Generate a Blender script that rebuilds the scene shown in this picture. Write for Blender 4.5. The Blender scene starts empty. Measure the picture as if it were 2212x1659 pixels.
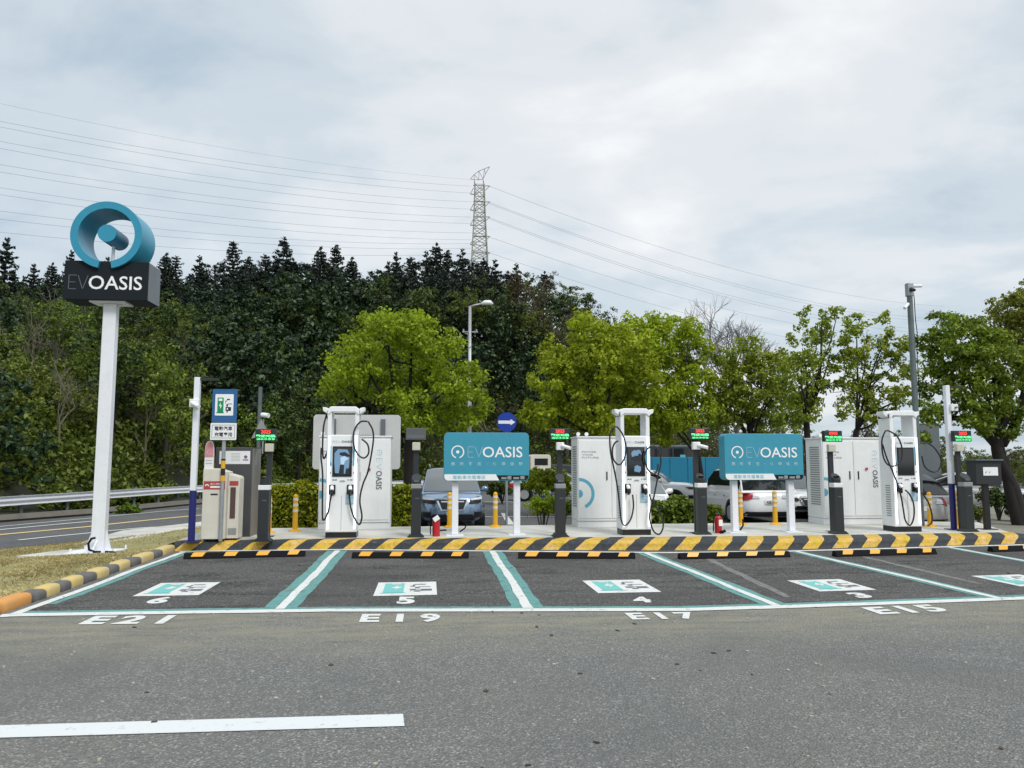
import bpy, math, random
import numpy as np
R = math.radians
random.seed(7)
rng = np.random.default_rng(7)
scene = bpy.context.scene
col = scene.collection

# ---------------------------------------------------------------- camera, world, sun, exposure
CAM_H, PITCH, YAW, FPX, CX, CY = 1.55, R(5.69), R(6.2), 1661.0, 1106.0, 829.5
cd = bpy.data.cameras.new('camera')
cam = bpy.data.objects.new('camera', cd); col.objects.link(cam)
cam.location = (0, 0, CAM_H); cam.rotation_euler = (R(90) + PITCH, 0, -YAW)
cd.sensor_width = 36; cd.lens = FPX / 2212 * 36; cd.clip_end = 3000; cd.clip_start = 0.05
scene.camera = cam
scene.view_settings.view_transform = 'Standard'; scene.view_settings.look = 'None'
scene.view_settings.exposure = 0.53; scene.view_settings.gamma = 1

SUN_EL, SUN_AZ = R(48), R(150)      # azimuth measured clockwise from +Y (the sun is behind the camera, to the right)
w = bpy.data.worlds.new('World'); scene.world = w; w.use_nodes = True
nt = w.node_tree; nt.nodes.clear()
N = nt.nodes.new; L = nt.links.new
out = N('ShaderNodeOutputWorld'); bg = N('ShaderNodeBackground'); bg.inputs[1].default_value = 0.1
sky = N('ShaderNodeTexSky'); sky.sky_type = 'NISHITA'; sky.sun_disc = False
sky.sun_elevation = SUN_EL; sky.sun_rotation = SUN_AZ
tc = N('ShaderNodeTexCoord'); sep = N('ShaderNodeSeparateXYZ'); L(tc.outputs['Generated'], sep.inputs[0])
def wm(op, a, b=None, clamp=False):
    n = N('ShaderNodeMath'); n.operation = op; n.use_clamp = clamp
    for i, v in enumerate((a, b)):
        if v is None: continue
        if isinstance(v, (int, float)): n.inputs[i].default_value = v
        else: L(v, n.inputs[i])
    return n.outputs[0]
zc = wm('MAXIMUM', sep.outputs[2], 0.0)
den = wm('ADD', zc, 0.22)
cmb = N('ShaderNodeCombineXYZ'); L(wm('DIVIDE', sep.outputs[0], den), cmb.inputs[0]); L(wm('DIVIDE', sep.outputs[1], den), cmb.inputs[1])
def wnoise(scale, detail, rough, dist, off):
    mp = N('ShaderNodeMapping'); mp.inputs[1].default_value = off; mp.inputs[2].default_value = (0, 0, 0.6); mp.inputs[3].default_value = (0.9, 1.15, 1); L(cmb.outputs[0], mp.inputs[0])
    n = N('ShaderNodeTexNoise'); n.inputs['Scale'].default_value = scale; n.inputs['Detail'].default_value = detail
    n.inputs['Roughness'].default_value = rough; n.inputs['Distortion'].default_value = dist; L(mp.outputs[0], n.inputs[0]); return n.outputs[0]
def wramp(fac, stops):
    r = N('ShaderNodeValToRGB'); r.color_ramp.interpolation = 'EASE'; L(fac, r.inputs[0]); e = r.color_ramp.elements
    while len(e) < len(stops): e.new(0.5)
    for i, (p, c) in enumerate(stops): e[i].position = p; e[i].color = (*c, 1)
    return r.outputs[0]
n1 = wnoise(0.75, 5, 0.48, 0.35, (3.6, 0.4, 0)); n2 = wnoise(2.3, 6, 0.55, 0.25, (8.3, 4.1, 0))
nn = wm('ADD', wm('MULTIPLY', n1, 0.58), wm('MULTIPLY', n2, 0.42))
cloud = wramp(nn, [(0.36, (3.4, 4.15, 4.85)), (0.46, (4.65, 5.2, 5.6)), (0.54, (5.75, 6.0, 6.2)), (0.66, (7.1, 7.15, 7.1))])
mixs = N('ShaderNodeMix'); mixs.data_type = 'RGBA'; mixs.inputs[0].default_value = 0.9; L(sky.outputs[0], mixs.inputs[6]); L(cloud, mixs.inputs[7])
# an overcast sky is brighter towards the zenith
zen = N('ShaderNodeMapRange'); zen.interpolation_type = 'SMOOTHSTEP'; L(sep.outputs[2], zen.inputs[0])
zen.inputs[1].default_value = 0.5; zen.inputs[2].default_value = 0.95; zen.inputs[3].default_value = 1.0; zen.inputs[4].default_value = 1.8
vm = N('ShaderNodeVectorMath'); vm.operation = 'SCALE'; L(mixs.outputs[2], vm.inputs[0]); L(zen.outputs[0], vm.inputs[3])
L(vm.outputs[0], bg.inputs[0]); L(bg.outputs[0], out.inputs[0])

sl = bpy.data.lights.new('sun', 'SUN'); sl.energy = 1.5; sl.angle = R(18); sl.color = (1, 0.965, 0.91)
so = bpy.data.objects.new('sun', sl); col.objects.link(so)
so.rotation_euler = (R(90) - SUN_EL, 0, -SUN_AZ + math.pi)   # light travels away from the sun's azimuth
try:
    scene.cycles.max_bounces = 6; scene.cycles.diffuse_bounces = 3; scene.cycles.transparent_max_bounces = 6
    scene.cycles.use_denoising = True
except Exception: pass

# ---------------------------------------------------------------- pixel -> world helpers (2212 x 1659 reading of the photo)
def ray(x, y):
    a = (x - CX) / FPX; b = -(y - CY) / FPX
    f = math.cos(PITCH) - b * math.sin(PITCH); u = math.sin(PITCH) + b * math.cos(PITCH)
    return (a * math.cos(YAW) + f * math.sin(YAW), -a * math.sin(YAW) + f * math.cos(YAW), u)
def gp(x, y, z=0.0):
    r = ray(x, y); t = (z - CAM_H) / r[2]; return (r[0] * t, r[1] * t)
def pd(x, y, Y):
    r = ray(x, y); t = Y / r[1]; return (r[0] * t, CAM_H + r[2] * t)
def zat(x, y, Y): return pd(x, y, Y)[1]
def xat(x, y, Y): return pd(x, y, Y)[0]

# ---------------------------------------------------------------- materials
MATS = {}
def newmat(name):
    m = bpy.data.materials.new(name); m.use_nodes = True; MATS[name] = m
    return m, m.node_tree, m.node_tree.nodes['Principled BSDF']
def node(t, ty, **kw):
    n = t.nodes.new(ty)
    for k, v in kw.items():
        if k[0] == '_': setattr(n, k[1:], v)
        else: n.inputs[k].default_value = v
    return n
def ramp(t, fac, stops, interp='LINEAR'):
    r = t.nodes.new('ShaderNodeValToRGB'); r.color_ramp.interpolation = interp; t.links.new(fac, r.inputs[0]); e = r.color_ramp.elements
    while len(e) < len(stops): e.new(0.5)
    for i, (p, c) in enumerate(stops): e[i].position = p; e[i].color = (*c, 1) if len(c) == 3 else c
    return r.outputs[0]
def mixc(t, fac, a, b, mode='MIX'):
    m = t.nodes.new('ShaderNodeMix'); m.data_type = 'RGBA'; m.blend_type = mode
    for i, v in ((0, fac), (6, a), (7, b)):
        if isinstance(v, (int, float)): m.inputs[i].default_value = v
        elif isinstance(v, tuple): m.inputs[i].default_value = (*v, 1)
        else: t.links.new(v, m.inputs[i])
    return m.outputs[2]
def noise(t, scale, detail=4, rough=0.55, coord='Object', scl=None, dist=0):
    c = t.nodes.new('ShaderNodeTexCoord').outputs[coord]
    if scl: mp = t.nodes.new('ShaderNodeMapping'); mp.inputs[3].default_value = scl; t.links.new(c, mp.inputs[0]); c = mp.outputs[0]
    n = node(t, 'ShaderNodeTexNoise', Scale=scale, Detail=detail, Roughness=rough, Distortion=dist); t.links.new(c, n.inputs[0]); return n.outputs[0]
def paint(name, c, rough=0.45, dirt=0.12, metal=0.0, scale=3.0, bump=0.0, coat=0.0, dcol=None, streak=0):
    m, t, b = newmat(name)
    n = noise(t, scale, 6, 0.65); n2 = noise(t, scale * 9, 3, 0.6)
    d = dcol or tuple(v * 0.55 for v in c)
    f = ramp(t, n, [(0.42, (0, 0, 0)), (0.75, (dirt * 2.2,) * 3)])
    f2 = ramp(t, n2, [(0.45, (0, 0, 0)), (0.8, (dirt,) * 3)])
    a = mixc(t, f, c, d); a = mixc(t, f2, a, d)
    if streak: a = mixc(t, ramp(t, noise(t, 2.2, 5, .65, scl=(5, 5, .5)), [(0.5, (0, 0, 0)), (0.78, (streak,) * 3)]), a, (.30, .29, .25))
    t.links.new(a, b.inputs['Base Color'])
    b.inputs['Roughness'].default_value = rough; b.inputs['Metallic'].default_value = metal
    b.inputs['Coat Weight'].default_value = coat
    if bump:
        bp = node(t, 'ShaderNodeBump', Strength=bump, Distance=0.01); t.links.new(n2, bp.inputs['Height']); t.links.new(bp.outputs[0], b.inputs['Normal'])
    return m
def emit(name, c, s):
    m, t, b = newmat(name); b.inputs['Base Color'].default_value = (*[v * .3 for v in c], 1); b.inputs['Emission Color'].default_value = (*c, 1); b.inputs['Emission Strength'].default_value = s; return m

WHITE = paint('white_paint', (0.80, 0.82, 0.83), 0.38, 0.04, streak=.08)
WHITE2 = paint('cabinet_white', (0.75, 0.765, 0.765), 0.45, 0.05, streak=.13)
POLEW = paint('pole_white', (0.74, 0.77, 0.82), 0.5, 0.10, scale=2, streak=.10)
CREAM = paint('cream_plastic', (0.62, 0.60, 0.52), 0.5, 0.12)
BEIGE = paint('beige_housing', (0.55, 0.53, 0.44), 0.5, 0.1)
TEAL = paint('teal_panel', (0.040, 0.285, 0.40), 0.42, 0.10, scale=6)
TEAL2 = paint('teal_print', (0.09, 0.38, 0.50), 0.5, 0.05)
TEALR = paint('teal_ring', (0.02, 0.26, 0.40), 0.35, 0.08)
PALEBLUE = paint('pale_blue_print', (0.40, 0.58, 0.68), 0.5, 0.05)
CHAR = paint('charcoal_metal', (0.020, 0.024, 0.027), 0.5, 0.1, bump=0.05)
SIGNBOX = paint('black_sign_box', (0.012, 0.017, 0.022), 0.45, 0.1)
SIDEG = paint('grey_side', (0.16, 0.18, 0.20), 0.5, 0.15)
GREY = paint('grey_metal', (0.11, 0.13, 0.145), 0.5, 0.12)
DGREY = paint('dark_grey_cabinet', (0.060, 0.062, 0.066), 0.6, 0.12)
LGREY = paint('light_grey_metal', (0.26, 0.28, 0.28), 0.5, 0.12)
TAUPE = paint('taupe_side', (0.20, 0.185, 0.17), 0.55, 0.1)
GALV = paint('galvanised_steel', (0.38, 0.40, 0.42), 0.42, 0.25, metal=0.5, scale=8)
GALVD = paint('weathered_steel', (0.13, 0.16, 0.16), 0.5, 0.25, metal=0.3, scale=8)
RAILM = paint('guardrail_steel', (0.68, 0.70, 0.73), 0.4, 0.10, metal=0.2, scale=2)
BLACK = paint('black_rubber', (0.006, 0.006, 0.007), 0.75, 0.0, bump=0.1)
BLACK.node_tree.nodes['Principled BSDF'].inputs['Specular IOR Level'].default_value = 0.15
CABLE = paint('cable_black', (0.012, 0.012, 0.014), 0.38, 0.0)
BLACKP = paint('black_plastic', (0.012, 0.012, 0.014), 0.35, 0.05)
BLUEP = paint('navy_blue_paint', (0.006, 0.010, 0.13), 0.5, 0.1)
SIGNBLUE = paint('sign_blue', (0.02, 0.11, 0.29), 0.4, 0.1)
ARROWB = paint('arrow_sign_blue', (0.0, 0.035, 0.35), 0.4, 0.05)
GREENP = paint('sign_green', (0.0, 0.24, 0.09), 0.4, 0.02)
REDP = paint('red_paint', (0.42, 0.012, 0.018), 0.38, 0.08)
REDB = paint('faded_red_print', (0.38, 0.05, 0.05), 0.5, 0.08)
PINK = paint('faded_pink', (0.58, 0.24, 0.26), 0.5, 0.15)
PURPLE = paint('purple_print', (0.22, 0.06, 0.26), 0.5, 0.05)
YEL = paint('yellow_plastic', (0.72, 0.38, 0.012), 0.5, 0.08)
YELR = paint('yellow_reflector', (0.78, 0.38, 0.02), 0.4, 0.12, scale=9)
REFL = paint('reflective_white', (0.66, 0.62, 0.50), 0.4, 0.1)
CONC = None
SIGNBOX.node_tree.nodes['Principled BSDF'].inputs['Specular IOR Level'].default_value = 0.15
SIGNBOX.node_tree.nodes['Principled BSDF'].inputs['Roughness'].default_value = 0.7
LED = emit('white_led', (0.80, 0.88, 1.0), 2.2)
LEDR = emit('red_led', (1.0, 0.06, 0.05), 1.1)
LEDG = emit('green_led', (0.12, 1.0, 0.30), 1.5)
LEDOFF = paint('led_off', (0.10, 0.10, 0.11), 0.6, 0.2)

def gloss(name, c, rough=0.08, spec=0.5, metal=0, coat=0):
    m, t, b = newmat(name); b.inputs['Base Color'].default_value = (*c, 1); b.inputs['Roughness'].default_value = rough
    b.inputs['Specular IOR Level'].default_value = spec; b.inputs['Metallic'].default_value = metal; b.inputs['Coat Weight'].default_value = coat
    return m
GLASS = gloss('car_glass', (0.012, 0.014, 0.016), 0.06, 0.6)
GLASSG = gloss('windscreen_glass', (0.13, 0.145, 0.15), 0.10, 0.8)
CHROME = gloss('chrome', (0.75, 0.76, 0.78), 0.15, 0.5, 1)
LENSR = gloss('red_lens', (0.38, 0.01, 0.02), 0.15)
LENSC = gloss('clear_lens', (0.62, 0.64, 0.67), 0.1, 0.8)
CARBLUE = gloss('blue_car_paint', (0.20, 0.29, 0.43), 0.22, 0.8, 0.5, 1.0)
CARWHITE = gloss('white_car_paint', (0.80, 0.81, 0.82), 0.28, 0.5, 0, 0.8)
CARSILV = gloss('silver_car_paint', (0.42, 0.42, 0.42), 0.3, 0.5, 0.35, 0.8)
CARDARK = gloss('dark_car_paint', (0.03, 0.03, 0.035), 0.25, 0.5, 0.2, 0.8)
SCREENB = gloss('screen_glass', (0.01, 0.013, 0.016), 0.06, 0.9)
BUSBLUE = paint('blue_hoarding', (0.004, 0.17, 0.29), 0.5, 0.12, scale=1)

SCRP = emit('screen_blue', (0.11, 0.20, 0.30), 0.9); SCRD = emit('screen_dark', (0.015, 0.02, 0.03), 0.5); SCRW = emit('screen_pale', (0.30, 0.42, 0.55), 0.9)

def node_div(t, o):
    n = node(t, 'ShaderNodeMath', _operation='DIVIDE'); t.links.new(o, n.inputs[0]); n.inputs[1].default_value = 10.0; return n.outputs[0]
def asphalt(name, c0, c1, patchc, seed, stain=0.0, dirt=False):
    m, t, b = newmat(name)
    cells = node(t, 'ShaderNodeTexVoronoi', Scale=70.0); tcn = t.nodes.new('ShaderNodeTexCoord'); mp = t.nodes.new('ShaderNodeMapping'); mp.inputs[1].default_value = (seed, seed * 2, 0)
    t.links.new(tcn.outputs['Object'], mp.inputs[0]); t.links.new(mp.outputs[0], cells.inputs[0])
    fine = noise(t, 55, 5, 0.75); big = noise(t, 0.55, 5, 0.6); mid = noise(t, 6, 5, 0.65); gr = noise(t, 18, 4, 0.8)
    cc = ramp(t, cells.outputs['Color'], [(0.1, tuple(v * .72 for v in c0)), (0.6, c0), (0.93, c1), (1.0, tuple(min(v * 1.9, .6) for v in c1))])
    a = mixc(t, ramp(t, fine, [(0.3, (0, 0, 0)), (0.75, (1, 1, 1))]), tuple(v * .72 for v in c0), cc)
    a = mixc(t, ramp(t, big, [(0.42, (0, 0, 0)), (0.66, (0.55,) * 3)]), a, patchc)
    a = mixc(t, ramp(t, mid, [(0.45, (0, 0, 0)), (0.75, (0.35,) * 3)]), a, tuple(v * .62 for v in c0))
    a = mixc(t, ramp(t, gr, [(0.62, (0, 0, 0)), (0.80, (0.55,) * 3)]), a, tuple(min(v * 1.55, 1) for v in c1))
    if stain:
        st = noise(t, 0.9, 6, 0.7, scl=(0.7, 2.2, 1), dist=0.8)
        a = mixc(t, ramp(t, st, [(0.50, (0, 0, 0)), (0.64, (stain,) * 3)]), a, (0.030, 0.030, 0.031))
    g2 = node(t, 'ShaderNodeTexVoronoi', Scale=85.0 if not stain else 62.0); t.links.new(mp.outputs[0], g2.inputs[0])
    sp2 = t.nodes.new('ShaderNodeSeparateColor'); t.links.new(g2.outputs['Color'], sp2.inputs[0])
    a = mixc(t, ramp(t, sp2.outputs[0], [(0.0, (0.6,) * 3), (0.25, (0.45,) * 3), (0.33, (0, 0, 0))]), a, tuple(v * .55 for v in c0))
    a = mixc(t, ramp(t, sp2.outputs[1], [(0.78, (0, 0, 0)), (0.9, (0.4,) * 3), (1.0, (0.7,) * 3)]), a, tuple(min(v * 1.4, 1) for v in c1))
    # sparse pale flecks
    v2 = node(t, 'ShaderNodeTexVoronoi', Scale=5.5); t.links.new(mp.outputs[0], v2.inputs[0])
    fl = ramp(t, v2.outputs['Distance'], [(0.045, (1, 1, 1)), (0.075, (0, 0, 0))])
    sel = ramp(t, noise(t, 3, 2), [(0.52, (0, 0, 0)), (0.58, (1, 1, 1))])
    ff = mixc(t, 1.0, fl, sel, 'MULTIPLY'); a = mixc(t, ff, a, (0.42, 0.40, 0.34))
    w2 = noise(t, 0.28, 5, 0.6, dist=1.2); a = mixc(t, ramp(t, w2, [(0.38, (0.55,) * 3), (0.52, (0, 0, 0))]), a, tuple(v * .66 for v in c0))
    w3 = noise(t, 1.6, 6, 0.7, scl=(0.35, 1.5, 1)); a = mixc(t, ramp(t, w3, [(0.58, (0, 0, 0)), (0.78, (0.22,) * 3)]), a, tuple(min(v * 1.1, 1) for v in c1))
    if dirt:
        sp_ = t.nodes.new('ShaderNodeSeparateXYZ'); t.links.new(tcn.outputs['Object'], sp_.inputs[0])
        band = ramp(t, node_div(t, sp_.outputs[1]), [(0.62, (0, 0, 0)), (0.74, (1, 1, 1)), (0.84, (1, 1, 1)), (0.9, (0, 0, 0))])
        nn_ = ramp(t, noise(t, 2.2, 7, 0.75, scl=(0.5, 2, 1)), [(0.36, (0, 0, 0)), (0.62, (0.85,) * 3)]); a = mixc(t, mixc(t, 1.0, band, nn_, 'MULTIPLY'), a, (0.29, 0.27, 0.20))
    t.links.new(a, b.inputs['Base Color']); b.inputs['Roughness'].default_value = 0.85; b.inputs['Specular IOR Level'].default_value = 0.25
    bp = node(t, 'ShaderNodeBump', Strength=0.8, Distance=0.02); t.links.new(cells.outputs['Distance'], bp.inputs['Height']); t.links.new(bp.outputs[0], b.inputs['Normal'])
    return m
ASPH = asphalt('lane_asphalt', (0.20, 0.202, 0.193), (0.30, 0.30, 0.28), (0.21, 0.205, 0.18), 1.0, 0, True)
ASPHS = asphalt('stall_asphalt', (0.108, 0.104, 0.100), (0.20, 0.195, 0.185), (0.125, 0.120, 0.112), 4.0, 0.9)
ASPHR = asphalt('road_asphalt', (0.14, 0.142, 0.142), (0.2, 0.2, 0.2), (0.15, 0.15, 0.15), 7.0)

def roadpaint(name, c, under, wear=0.5, scale=9):
    m, t, b = newmat(name)
    n = noise(t, scale, 7, 0.75); n2 = noise(t, 60, 3, 0.7)
    f = ramp(t, n, [(wear, (0, 0, 0)), (wear + 0.12, (0.85,) * 3)]); f2 = ramp(t, n2, [(0.62, (0, 0, 0)), (0.75, (0.4,) * 3)])
    a = mixc(t, f, c, under); a = mixc(t, f2, a, under); t.links.new(a, b.inputs['Base Color']); b.inputs['Roughness'].default_value = 0.7
    return m
LINEW = roadpaint('line_white', (0.61, 0.62, 0.595), (0.27, 0.27, 0.255), 0.545)
LINEW2 = roadpaint('line_white_dash', (0.60, 0.62, 0.62), (0.30, 0.30, 0.28), 0.58, 11)
LINET = roadpaint('line_teal', (0.10, 0.27, 0.25), (0.08, 0.13, 0.125), 0.50, 7)
LINEY = roadpaint('line_yellow', (0.62, 0.47, 0.22), (0.3, 0.28, 0.22), 0.62)
LINEG = roadpaint('line_ghost', (0.17, 0.165, 0.15), (0.085, 0.084, 0.082), 0.47, 7)
PICT = roadpaint('pictogram_teal', (0.14, 0.45, 0.42), (0.4, 0.5, 0.5), 0.62)
PICG = roadpaint('pictogram_grey', (0.14, 0.14, 0.17), (0.45, 0.45, 0.46), 0.60)

def concrete():
    m, t, b = newmat('platform_concrete')
    n = noise(t, 1.2, 6, 0.65); n2 = noise(t, 30, 4, 0.7)
    c = ramp(t, n, [(0.3, (0.38, 0.37, 0.33)), (0.55, (0.54, 0.53, 0.48)), (0.75, (0.60, 0.59, 0.54))])
    c = mixc(t, ramp(t, n2, [(0.5, (0, 0, 0)), (0.8, (0.4,) * 3)]), c, (0.27, 0.26, 0.23)); t.links.new(c, b.inputs['Base Color']); b.inputs['Roughness'].default_value = 0.85
    return m
CONC = concrete()
def kerbmat():
    m, t, b = newmat('hazard_kerb_paint')
    at = t.nodes.new('ShaderNodeAttribute'); at.attribute_name = 'stripe'
    fr = node(t, 'ShaderNodeMath', _operation='FRACT'); t.links.new(at.outputs['Fac'], fr.inputs[0])
    # a little wobble on the stripe edge
    wob = noise(t, 5, 3); ad = node(t, 'ShaderNodeMath', _operation='MULTIPLY_ADD'); t.links.new(wob, ad.inputs[0]); ad.inputs[1].default_value = 0.10; t.links.new(fr.outputs[0], ad.inputs[2])
    s = ramp(t, ad.outputs[0], [(0.55, (1, 1, 1)), (0.56, (0, 0, 0))], 'CONSTANT')
    n = noise(t, 4, 6, 0.7); n2 = noise(t, 14, 5, 0.7)
    y = ramp(t, n, [(0.3, (0.44, 0.32, 0.015)), (0.47, (0.60, 0.38, 0.02)), (0.60, (0.64, 0.40, 0.12)), (0.75, (0.58, 0.47, 0.24))])
    y = mixc(t, ramp(t, n2, [(0.50, (0, 0, 0)), (0.70, (0.65,) * 3)]), y, (0.16, 0.115, 0.03)); y = mixc(t, ramp(t, noise(t, 38, 3), [(0.5, (0, 0, 0)), (0.75, (0.6,) * 3)]), y, (0.2, 0.15, 0.06))
    k = ramp(t, n2, [(0.3, (0.012, 0.016, 0.022)), (0.6, (0.028, 0.033, 0.04)), (0.69, (0.07, 0.07, 0.07)), (0.74, (0.38, 0.38, 0.36))])
    a = mixc(t, s, k, y); t.links.new(a, b.inputs['Base Color']); b.inputs['Roughness'].default_value = 0.75
    bp = node(t, 'ShaderNodeBump', Strength=0.4, Distance=0.02); t.links.new(n2, bp.inputs['Height']); t.links.new(bp.outputs[0], b.inputs['Normal'])
    return m
KERB = kerbmat()
STONEY = paint('kerb_stone_yellow', (0.56, 0.42, 0.14), 0.8, 0.32, scale=7, bump=0.4, dcol=(0.4, 0.36, 0.26))
STONEO = paint('kerb_stone_orange', (0.62, 0.28, 0.06), 0.8, 0.22, scale=7, bump=0.4, dcol=(0.35, 0.26, 0.16))
STONEG = paint('kerb_stone_grey', (0.125, 0.125, 0.12), 0.85, 0.3, scale=9, bump=0.4, dcol=(0.06, 0.05, 0.055))
STONEP = paint('pale_stone', (0.33, 0.32, 0.28), 0.85, 0.3, scale=7, bump=0.5)
def soilmat(name, a1, a2, a3):
    m, t, b = newmat(name); n = noise(t, 2.2, 7, 0.7); n2 = noise(t, 22, 5, 0.75)
    c = ramp(t, n, [(0.35, a1), (0.55, a2), (0.72, a3)]); c = mixc(t, ramp(t, n2, [(0.4, (0, 0, 0)), (0.75, (0.6,) * 3)]), c, tuple(v * .5 for v in a1))
    t.links.new(c, b.inputs['Base Color']); b.inputs['Roughness'].default_value = 0.95; return m
GRASSM = soilmat('verge_soil', (0.22, 0.21, 0.07), (0.32, 0.28, 0.12), (0.36, 0.30, 0.18))
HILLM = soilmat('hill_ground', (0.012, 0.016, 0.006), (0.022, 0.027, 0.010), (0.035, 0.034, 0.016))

def leafmat(name, c1, c2, c3=None, trans=0.3, rough=0.55):
    m, t, b = newmat(name); t.nodes.remove(b); o = t.nodes['Material Output']
    g = t.nodes.new('ShaderNodeNewGeometry'); oi = t.nodes.new('ShaderNodeObjectInfo')
    a = ramp(t, g.outputs['Random Per Island'], [(0.0, c1), (0.55, c2), (1.0, c3 or c2)])
    n = noise(t, 0.9, 3, 0.6); hs = node(t, 'ShaderNodeHueSaturation')
    v = node(t, 'ShaderNodeMapRange'); t.links.new(n, v.inputs[0]); v.inputs[1].default_value = .3; v.inputs[2].default_value = .7; v.inputs[3].default_value = 0.72; v.inputs[4].default_value = 1.28
    mr = node(t, 'ShaderNodeMapRange'); t.links.new(oi.outputs['Random'], mr.inputs[0]); mr.inputs[3].default_value = 0.494; mr.inputs[4].default_value = 0.512
    t.links.new(a, hs.inputs['Color']); t.links.new(v.outputs[0], hs.inputs['Value']); t.links.new(mr.outputs[0], hs.inputs['Hue'])
    p = node(t, 'ShaderNodeBsdfPrincipled', Roughness=rough); p.inputs['Specular IOR Level'].default_value = 0.25
    tr = t.nodes.new('ShaderNodeBsdfTranslucent'); mx = node(t, 'ShaderNodeMixShader'); mx.inputs[0].default_value = trans
    t.links.new(hs.outputs[0], p.inputs['Base Color']); t.links.new(hs.outputs[0], tr.inputs[0])
    t.links.new(p.outputs[0], mx.inputs[1]); t.links.new(tr.outputs[0], mx.inputs[2]); t.links.new(mx.outputs[0], o.inputs[0])
    return m
LF_LIME = leafmat('lime_leaves', (0.15, 0.21, 0.006), (0.30, 0.385, 0.014), (0.48, 0.55, 0.06), 0.5)
LF_GREEN = leafmat('green_leaves', (0.045, 0.08, 0.007), (0.12, 0.18, 0.015), (0.26, 0.33, 0.055))
LF_DGREEN = leafmat('dark_green_leaves', (0.022, 0.042, 0.010), (0.058, 0.092, 0.018), (0.15, 0.19, 0.05))
LF_OLIVE = leafmat('olive_leaves', (0.045, 0.066, 0.008), (0.105, 0.14, 0.015), (0.22, 0.26, 0.05))
LF_BROWN = leafmat('brownish_leaves', (0.045, 0.04, 0.018), (0.09, 0.075, 0.035), (0.16, 0.13, 0.07))
LF_CONIF = leafmat('conifer_needles', (0.008, 0.016, 0.011), (0.015, 0.028, 0.018), (0.03, 0.045, 0.03), 0.1)
LF_GREEND = leafmat('spreading_tree_leaves', (0.055, 0.09, 0.007), (0.17, 0.23, 0.014), (0.38, 0.44, 0.07), 0.45)
LF_FRESH = leafmat('fresh_leaves', (0.09, 0.13, 0.008), (0.22, 0.285, 0.018), (0.40, 0.46, 0.08), 0.45)
LF_RUST = leafmat('tinted_leaves', (0.065, 0.08, 0.008), (0.18, 0.20, 0.018), (0.36, 0.36, 0.06))
LF_BIG = leafmat('large_dark_leaves', (0.010, 0.022, 0.008), (0.022, 0.045, 0.014), (0.09, 0.14, 0.06), 0.2, 0.4)
LF_HEDGE = leafmat('hedge_leaves', (0.09, 0.13, 0.008), (0.24, 0.29, 0.015), (0.46, 0.45, 0.03), 0.35)
LF_HEDGED = leafmat('hedge_inner_leaves', (0.02, 0.035, 0.008), (0.045, 0.06, 0.015), (0.08, 0.09, 0.02), 0.25)
LF_GRASS = leafmat('grass_blades', (0.21, 0.18, 0.055), (0.44, 0.35, 0.16), (0.60, 0.50, 0.32), 0.3, 0.8)
BARK = paint('dark_bark', (0.016, 0.013, 0.011), 0.9, 0.3, scale=12, bump=0.6)
BARKG = paint('mossy_bark', (0.075, 0.075, 0.055), 0.9, 0.3, scale=12, bump=0.6)
TWIG = paint('pale_twig', (0.15, 0.14, 0.09), 0.9, 0.2)
TWIGD = paint('grey_twig', (0.15, 0.135, 0.12), 0.9, 0.2)  # grey twigs, lightened so distance haze is painted into the colour

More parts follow.
